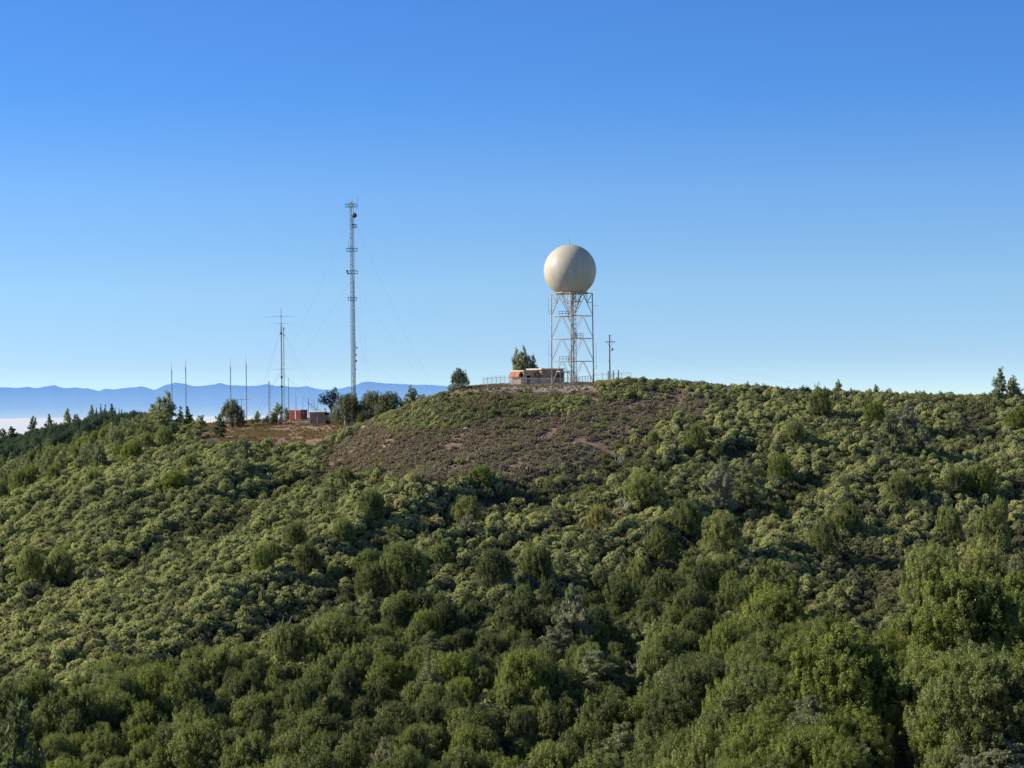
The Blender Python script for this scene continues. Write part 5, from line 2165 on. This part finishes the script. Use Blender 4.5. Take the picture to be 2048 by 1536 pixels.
# ---- whip masts at the left
for (px, ptop, pmid, Y, lb) in ((343.5, 722, 740, 545, 'thin whip mast, leftmost of the four in front of the mountains'),
                               (371.5, 716, 735, 545, 'thin whip mast, second from the left, rising above the slim conifers'),
                               (461.0, 714, 734, 540, 'thin whip mast rising behind the broad pine'),
                               (492.5, 708, 728, 538, 'thin whip mast, rightmost of the four, standing clear to the ground')):
    b_ = W(px + 1, 852, Y)
    zg = g1(b_.x, Y)
    t = empty('whip_mast', (b_.x, Y, zg), 0, lb, 'antenna mast')
    hm = W(px, pmid, Y).z - zg
    ht = W(px, ptop, Y).z - zg
    lattice(MB(), -.3, hm, .12, .5, .04, .018, .7).build('lower_mast', M['galv'], t)
    MB().bar((0, 0, hm - 1.2), (0, 0, hm + .1), .1, .1, 6).build('coupler', M['galv_dark'], t)
    MB().bar((0, 0, hm), (0, 0, ht), .05, .012, 5).build('whip', M['galv_dark'], t)

# pale lattice tower
b_ = W(539, 852, 560)
zg = g1(b_.x, 560)
ht = W(538, 763, 560).z - zg
t = empty('lattice_tower', (b_.x, 560, zg), 0, 'short pale grey lattice tower left of the beam antenna mast', 'lattice tower')
lattice(MB(), -.3, ht, .26, .5, .05, .035).build('tower_frame', simple('pale_steel', (.42, .46, .5), .5, .1), t)
# T-shaped dipole pole
b_ = W(483.5, 852, 545)
zg = g1(b_.x, 545)
t = empty('dipole_pole', (b_.x, 545, zg), 0, 'dark pole with a long horizontal crossbar beside the broad pine', 'antenna pole')
hz = W(483, 796, 545).z - zg
MB().bar((0, 0, -.3), (0, 0, hz), .07, .05, 6).build('pole', M['galv_dark'], t)
mb = MB()
drooped(mb, -1.6, 3.0, hz - .45, .02, .05)
mb.build('crossbar', M['galv_dark'], t)
MB().bar((0, 0, hz - 3), (1.1, 0, hz - 3), .035, n=4).build('lower_arm', M['galv_dark'], t)
# small poles around the container
for (px, p0, Y, r, lb) in ((578, 755, 560, .09, 'thin grey pole with a thicker lower half, behind the left end of the red container'),
                           (591, 775, 575, .03, 'hair-thin mast above the middle of the red container'),
                           (593, 793, 570, .06, 'short grey pole behind the red container, left of two'),
                           (606, 792, 570, .06, 'short dark pole behind the red container, right of two'),
                           (624.5, 795, 565, .05, 'thin pole behind the tan shed, left of three'),
                           (629.5, 794, 565, .05, 'thin pole behind the tan shed, middle of three'),
                           (635.5, 794, 565, .06, 'thin pole behind the tan shed, right of three')):
    b_ = W(px, 846, Y)
    zg = g1(b_.x, Y)
    t = empty('antenna_pole', (b_.x, Y, zg), 0, lb, 'antenna pole')
    hz = W(px, p0, Y).z - zg
    MB().bar((0, 0, -.3), (0, 0, hz * .62), r * 1.5, r * 1.1, 6).build('lower_tube', M['galv'], t)
    MB().bar((0, 0, hz * .62), (0, 0, hz), r * .8, r * .5, 5).build('upper_tube', M['galv_dark'], t)


# ---- red container
def container():
    Yc = 524.0
    S = F / Yc
    p = W(578.5, 834, Yc)
    zg = g1(p.x + 2.5, Yc)
    z0 = p.z - zg
    t = empty('shipping_container', (p.x, Yc, zg), 0, 'faded red shipping container with a white door strip and dark shaded end', 'container')
    th = R(-30)
    L_, D_, H_ = 3.75, 2.9, 2.55
    u = Vector((math.cos(th), math.sin(th), 0))
    v = Vector((-u.y, u.x, 0))
    mb = MB()
    c = u * L_ / 2 + v * D_ / 2
    bz = .2
    mb.box((c.x, c.y, bz + H_ / 2), (L_, D_, H_), th)
    n_ = 15
    for k in range(n_):
        q = u * (L_ * (k + .5) / n_) - v * .02
        mb.box((q.x, q.y, bz + H_ / 2), (L_ / n_ * .5, .08, H_ - .3), th)
        if k < 10:
            q = u * (L_ + .02) + v * (D_ * (k + .5) / 10)
            mb.box((q.x, q.y, bz + H_ / 2), (.08, D_ / 10 * .5, H_ - .3), th)
    mb.build('body', M['red'], t)
    MB().box((c.x, c.y, bz + H_ + .04), (L_ + .1, D_ + .1, .08), th).build('roof', M['whiteroof'], t)
    q = u * L_ * .56 - v * .1
    MB().box((q.x, q.y, bz + 1.3), (.32, .06, 2.2), th).build('door_strip', M['white'], t)
    q = u * (L_ + .1) + v * D_ * .3
    MB().box((q.x, q.y, bz + 1.75), (.06, .35, .6), th).build('notice_plate', M['white'], t)
    for (a, b) in ((.1, .1), (.9, .1), (.1, .9), (.9, .9)):
        q = u * L_ * a + v * D_ * b
        MB().box((q.x, q.y, bz / 2 - .2), (.4, .4, bz + .4), th).build('block', M['concrete'], t)


container()


# ---- tan shed with fenced annex
def shed():
    Ys = 505.0
    S = F / Ys
    p = W(620, 847, Ys)
    zg = g1(p.x + 2, Ys)
    dz = p.z - zg
    t = empty('tan_shed', (p.x, Ys, zg), 0, 'weathered tan metal shed with a white sheet roof beside a tall post', 'shed')
    th = R(-7)
    w_, d, h = 3.75, 2.6, 2.95 + dz * .5
    c = Vector((w_ / 2, d / 2, 0))
    mb = MB().box((c.x, c.y, h / 2 - .3), (w_, d, h + .6), th)
    for k in range(18):
        mb.box((w_ * (k + .5) / 18 + .02, -.04 - math.sin(-th) * (w_ * (k + .5) / 18) * 1.0, h / 2), (w_ / 18 * .45, .06, h - .1), th)
    mb.build('wall', M['shed'], t)
    rf = MB().add([(-.2, -.35, h + .02), (w_ + .1, -.8, h + .12), (w_ + .4, d - .2, h + .45), (.15, d + .3, h + .35),
                   (-.2, -.35, h + .1), (w_ + .1, -.8, h + .2), (w_ + .4, d - .2, h + .53), (.15, d + .3, h + .43)],
                  [(0, 3, 2, 1), (4, 5, 6, 7), (0, 1, 5, 4), (1, 2, 6, 5), (2, 3, 7, 6), (3, 0, 4, 7)])
    rf.build('roof', M['whiteroof'], t)
    # open annex to the right
    an = MB().box((w_ + 1.1, .9, h / 2 - .2), (2.1, 1.6, h + .3), th)
    an.build('annex', M['shed2'], t)
    MB().box((w_ + .55, .02, h - .35), (.8, .1, .5), th).build('vent_opening', M['dark'], t)
    MB().bar((w_ + .75, -.12, .55), (w_ + .75, .2, .55), .52, n=14).build('wheel_opening', M['dark'], t)
    for x_ in (0.0, w_ * .52, w_, w_ + 2.15):
        MB().bar((x_ - .05, -.5, -.3), (x_ - .05, -.5, h), .06, n=6).build('post', M['steel_cream'], t)


shed()
p = W(617, 843, 507)
zg = g1(p.x, 507)
t = empty('braced_post', (p.x, 507, zg), 0, 'tall steel post with a diagonal brace at the left corner of the tan shed', 'post')
hh = W(616.5, 797, 507).z - zg
MB().bar((0, 0, -.3), (0, 0, hh), .07, n=6).build('post', M['galv_dark'], t)
MB().bar((0, 0, hh - 1.0), (2.0, .3, hh - 2.8), .06, n=5).build('brace', M['galv_dark'], t)
MB().bar((.2, 0, hh - 1.3), (.8, .1, hh - 2.7), .03, n=4).build('stay', M['galv'], t)
fence([(588, 512), (602, 508), (618, 505)], 1.3, 'low chain-link fence left of the tan shed', step=2.2)

# ---- white water trailer and solar table
p = W(562, 846, 516)
zg = g1(p.x, 516)
t = empty('tank_trailer', (p.x, 516, zg), R(-12), 'small trailer carrying a white upright tank, left of the red container', 'trailer')
MB().bar((-.15, 0, 1.15), (-.15, 0, 2.35), .62, .6, 18).bar((-.15, 0, 2.35), (-.15, 0, 2.55), .6, .25, 18).build('tank', M['white'], t)
MB().box((.1, 0, 1.0), (3.0, 1.4, .22)).build('trailer_bed', M['galv_dark'], t)
MB().box((.95, -.1, 1.45), (.7, .9, .7)).build('pump_box', M['white'], t)
for s in (-.75, .75):
    MB().bar((-.3, s - .08, .38), (-.3, s + .08, .38), .38, n=16).build('wheel', M['tyre'], t)
MB().bar((1.2, .3, -.1), (1.2, .3, .95), .06, n=6).build('stand', M['galv'], t)
MB().bar((1.2, -.3, -.1), (1.2, -.3, .95), .06, n=6).build('stand', M['galv'], t)
p = W(532, 846, 520)
zg = g1(p.x, 520)
t = empty('solar_table', (p.x, 520, zg), R(6), 'low table of dark solar panels with white legs at the left of the trailer', 'solar panel')
MB().box((0, 0, 1.3), (2.4, 1.6, .1)).build('panel', M['cloudy_panel'], t)
MB().box((0, .5, .75), (1.6, .5, .9)).build('battery_box', M['galv'], t)
for (x_, y_) in ((-1.1, -.6), (1.1, -.6), (-1.1, .6), (1.1, .6)):
    MB().bar((x_, y_, -.2), (x_, y_, 1.25), .07, n=6).build('leg', M['white'], t)

# ---- concrete tank
p = W(742, 845, 510)
zg = g1(p.x, 510)
t = empty('water_tank', (p.x, 510, zg), 0, 'squat grey-brown domed water tank between the trees right of the mast', 'water tank')
MB().bar((0, 0, -.5), (0, 0, 1.9), 2.25, 2.25, 36).build('tank_wall', M['tank'], t)
MB().sphere((0, 0, 1.87), 2.25, 36, 6, z0=0.0, z1=.999, sc=(1, 1, .28)).build('tank_roof', M['tank'], t)
MB().box((-.9, -2.1, 1.0), (.5, .3, .3)).build('hatch', M['dark'], t)
MB().bar((.35, -2.27, -.3), (.35, -2.27, 2.1), .05, n=5).build('pipe', M['galv'], t)
for k in range(5):
    q = W(750 + k * 2.6, 768, 500 - k * 2)
    o = MB().bar((0, 0, -.3), (0, 0, 1.9 + .2 * (k == 4)), .08, n=6).build('fence_post', M['postwood'])
    o.location = (q.x, q.y, g1(q.x, q.y))
    tag(o, 'grey wooden fence post in the short row right of the water tank', 'post', 'posts right of the water tank')

# ---- wooden post frame with cabinet
p = W(691, 866, 470)
zg = g1(p.x, 470)
t = empty('post_frame', (p.x, 470, zg), 0, 'weathered post and rail frame with a utility cabinet at the edge of the clearing', 'post frame')
MB().bar((-.1, 0, -.5), (-.1, 0, 3.3), .1, n=8).build('post', M['steel_cream'], t)
MB().bar((1.5, 1.5, -.5), (1.5, 1.5, 3.6), .1, n=8).build('post', M['polewood'], t)
MB().box((-.1, 0, 3.0), (2.6, .12, .14)).build('crossbar', M['postwood'], t)
MB().box((1.0, 1.2, 2.6), (1.6, .1, .12)).build('crossbar', M['postwood'], t)
MB().box((.38, .5, 1.0), (.5, .45, 1.7)).build('cabinet', M['galv'], t)
MB().box((.72, .55, 1.2), (.14, .5, 2.4)).build('backboard', M['dark'], t)

# ---- small white hut on the far left hill
p = W(192, 846, 800)
zg = g1(p.x, 800)
t = empty('white_hut', (p.x, 800, zg + max(0, p.z - zg) * .9), R(20), 'small white hut on the wooded hill at the far left', 'hut')
MB().box((0, 0, .6), (2.4, 2.2, 2.8)).build('wall', M['white'], t)
MB().add([(-1.4, -1.3, 2.0), (1.4, -1.3, 2.0), (1.4, 1.3, 2.0), (-1.4, 1.3, 2.0), (-1.4, 0, 2.7), (1.4, 0, 2.7)],
         [(0, 1, 5, 4), (2, 3, 4, 5), (0, 4, 3), (1, 2, 5), (0, 3, 2, 1)]).build('roof', M['concrete'], t)
MB().box((.2, -1.12, .9), (.6, .06, 1.2)).build('window', M['glass'], t)

# ------------------------------------------------------------------ camera, sun, sky
cam = bpy.data.cameras.new('camera')
cam.sensor_width = 36
cam.lens = F / 2048 * 36
cam.clip_start = 1
cam.clip_end = 120000
co = bpy.data.objects.new('camera', cam)
COL.objects.link(co)
co.location = (0, 0, 0)
co.rotation_euler = (Matrix.Rotation(R(90), 4, 'X') @ Matrix.Rotation(-TH, 4, 'Z')).to_euler()
scene.camera = co

sd = Vector((-0.87, 0.10, 0.47)).normalized()  # towards the sun
sun = bpy.data.lights.new('sun', 'SUN')
sun.energy = 5.0
sun.angle = R(0.5)
sun.color = (1.0, 0.91, 0.75)
so = bpy.data.objects.new('sun', sun)
COL.objects.link(so)
so.rotation_euler = sd.to_track_quat('Z', 'Y').to_euler()
so.location = (-200, 0, 200)

w = bpy.data.worlds.new('World')
scene.world = w
w.use_nodes = True
nt = w.node_tree
nt.nodes.clear()
L = nt.links.new
wo = nt.nodes.new('ShaderNodeOutputWorld')
bg = nt.nodes.new('ShaderNodeBackground')
bg.inputs['Strength'].default_value = 0.15
sky = nt.nodes.new('ShaderNodeTexSky')
sky.sky_type = 'NISHITA'
sky.sun_disc = False
sky.sun_elevation = math.asin(sd.z)
sky.sun_rotation = math.atan2(sd.x, sd.y)
sky.altitude = 1200
sky.air_density = 1.0
sky.dust_density = 0.0
sky.ozone_density = 3.0
tc = nt.nodes.new('ShaderNodeTexCoord')
mp = nt.nodes.new('ShaderNodeMapping')
mp.vector_type = 'POINT'
mp.inputs['Location'].default_value = (0, 0, 0.08)
mp.inputs['Scale'].default_value = (1, 1, 3.2)
L(tc.outputs['Generated'], mp.inputs[0])
nv = nt.nodes.new('ShaderNodeVectorMath')
nv.operation = 'NORMALIZE'
L(mp.outputs[0], nv.inputs[0])
L(nv.outputs[0], sky.inputs[0])
sep = nt.nodes.new('ShaderNodeSeparateXYZ')
L(tc.outputs['Generated'], sep.inputs[0])
tr = nt.nodes.new('ShaderNodeValToRGB')
e = tr.color_ramp.elements
for k, (p_, c_) in enumerate(((0.0, (1.105, 1.076, 1.028)), (.012, (1.105, 1.076, 1.028)), (.048, (1.345, 1.419, 1.263)), (.0955, (1.221, 1.537, 1.624)),
                              (.142, (.804, 1.395, 1.838)), (.188, (.74, 1.32, 1.88)), (.4, (.64, .71, .76)), (1.0, (.64, .68, .69)))):
    if k > 1:
        e.new(p_)
    e[k].position = p_
    e[k].color = tuple(v_ / 2 for v_ in c_) + (1,)
L(sep.outputs['Z'], tr.inputs[0])
mu = nt.nodes.new('ShaderNodeVectorMath')
mu.operation = 'MULTIPLY'
L(tr.outputs[0], mu.inputs[0])
L(sky.outputs[0], mu.inputs[1])
mu2 = nt.nodes.new('ShaderNodeVectorMath')
mu2.operation = 'SCALE'
mu2.inputs['Scale'].default_value = 2.06
L(mu.outputs[0], mu2.inputs[0])
L(mu2.outputs[0], bg.inputs['Color'])
L(bg.outputs[0], wo.inputs[0])

scene.render.engine = 'CYCLES'
scene.view_settings.view_transform = 'Standard'
scene.view_settings.look = 'None'
scene.view_settings.exposure = 0
scene.view_settings.gamma = 1
scene.cycles.max_bounces = 4
scene.cycles.diffuse_bounces = 2
scene.cycles.glossy_bounces = 2
scene.cycles.transparent_max_bounces = 12
scene.cycles.use_denoising = True
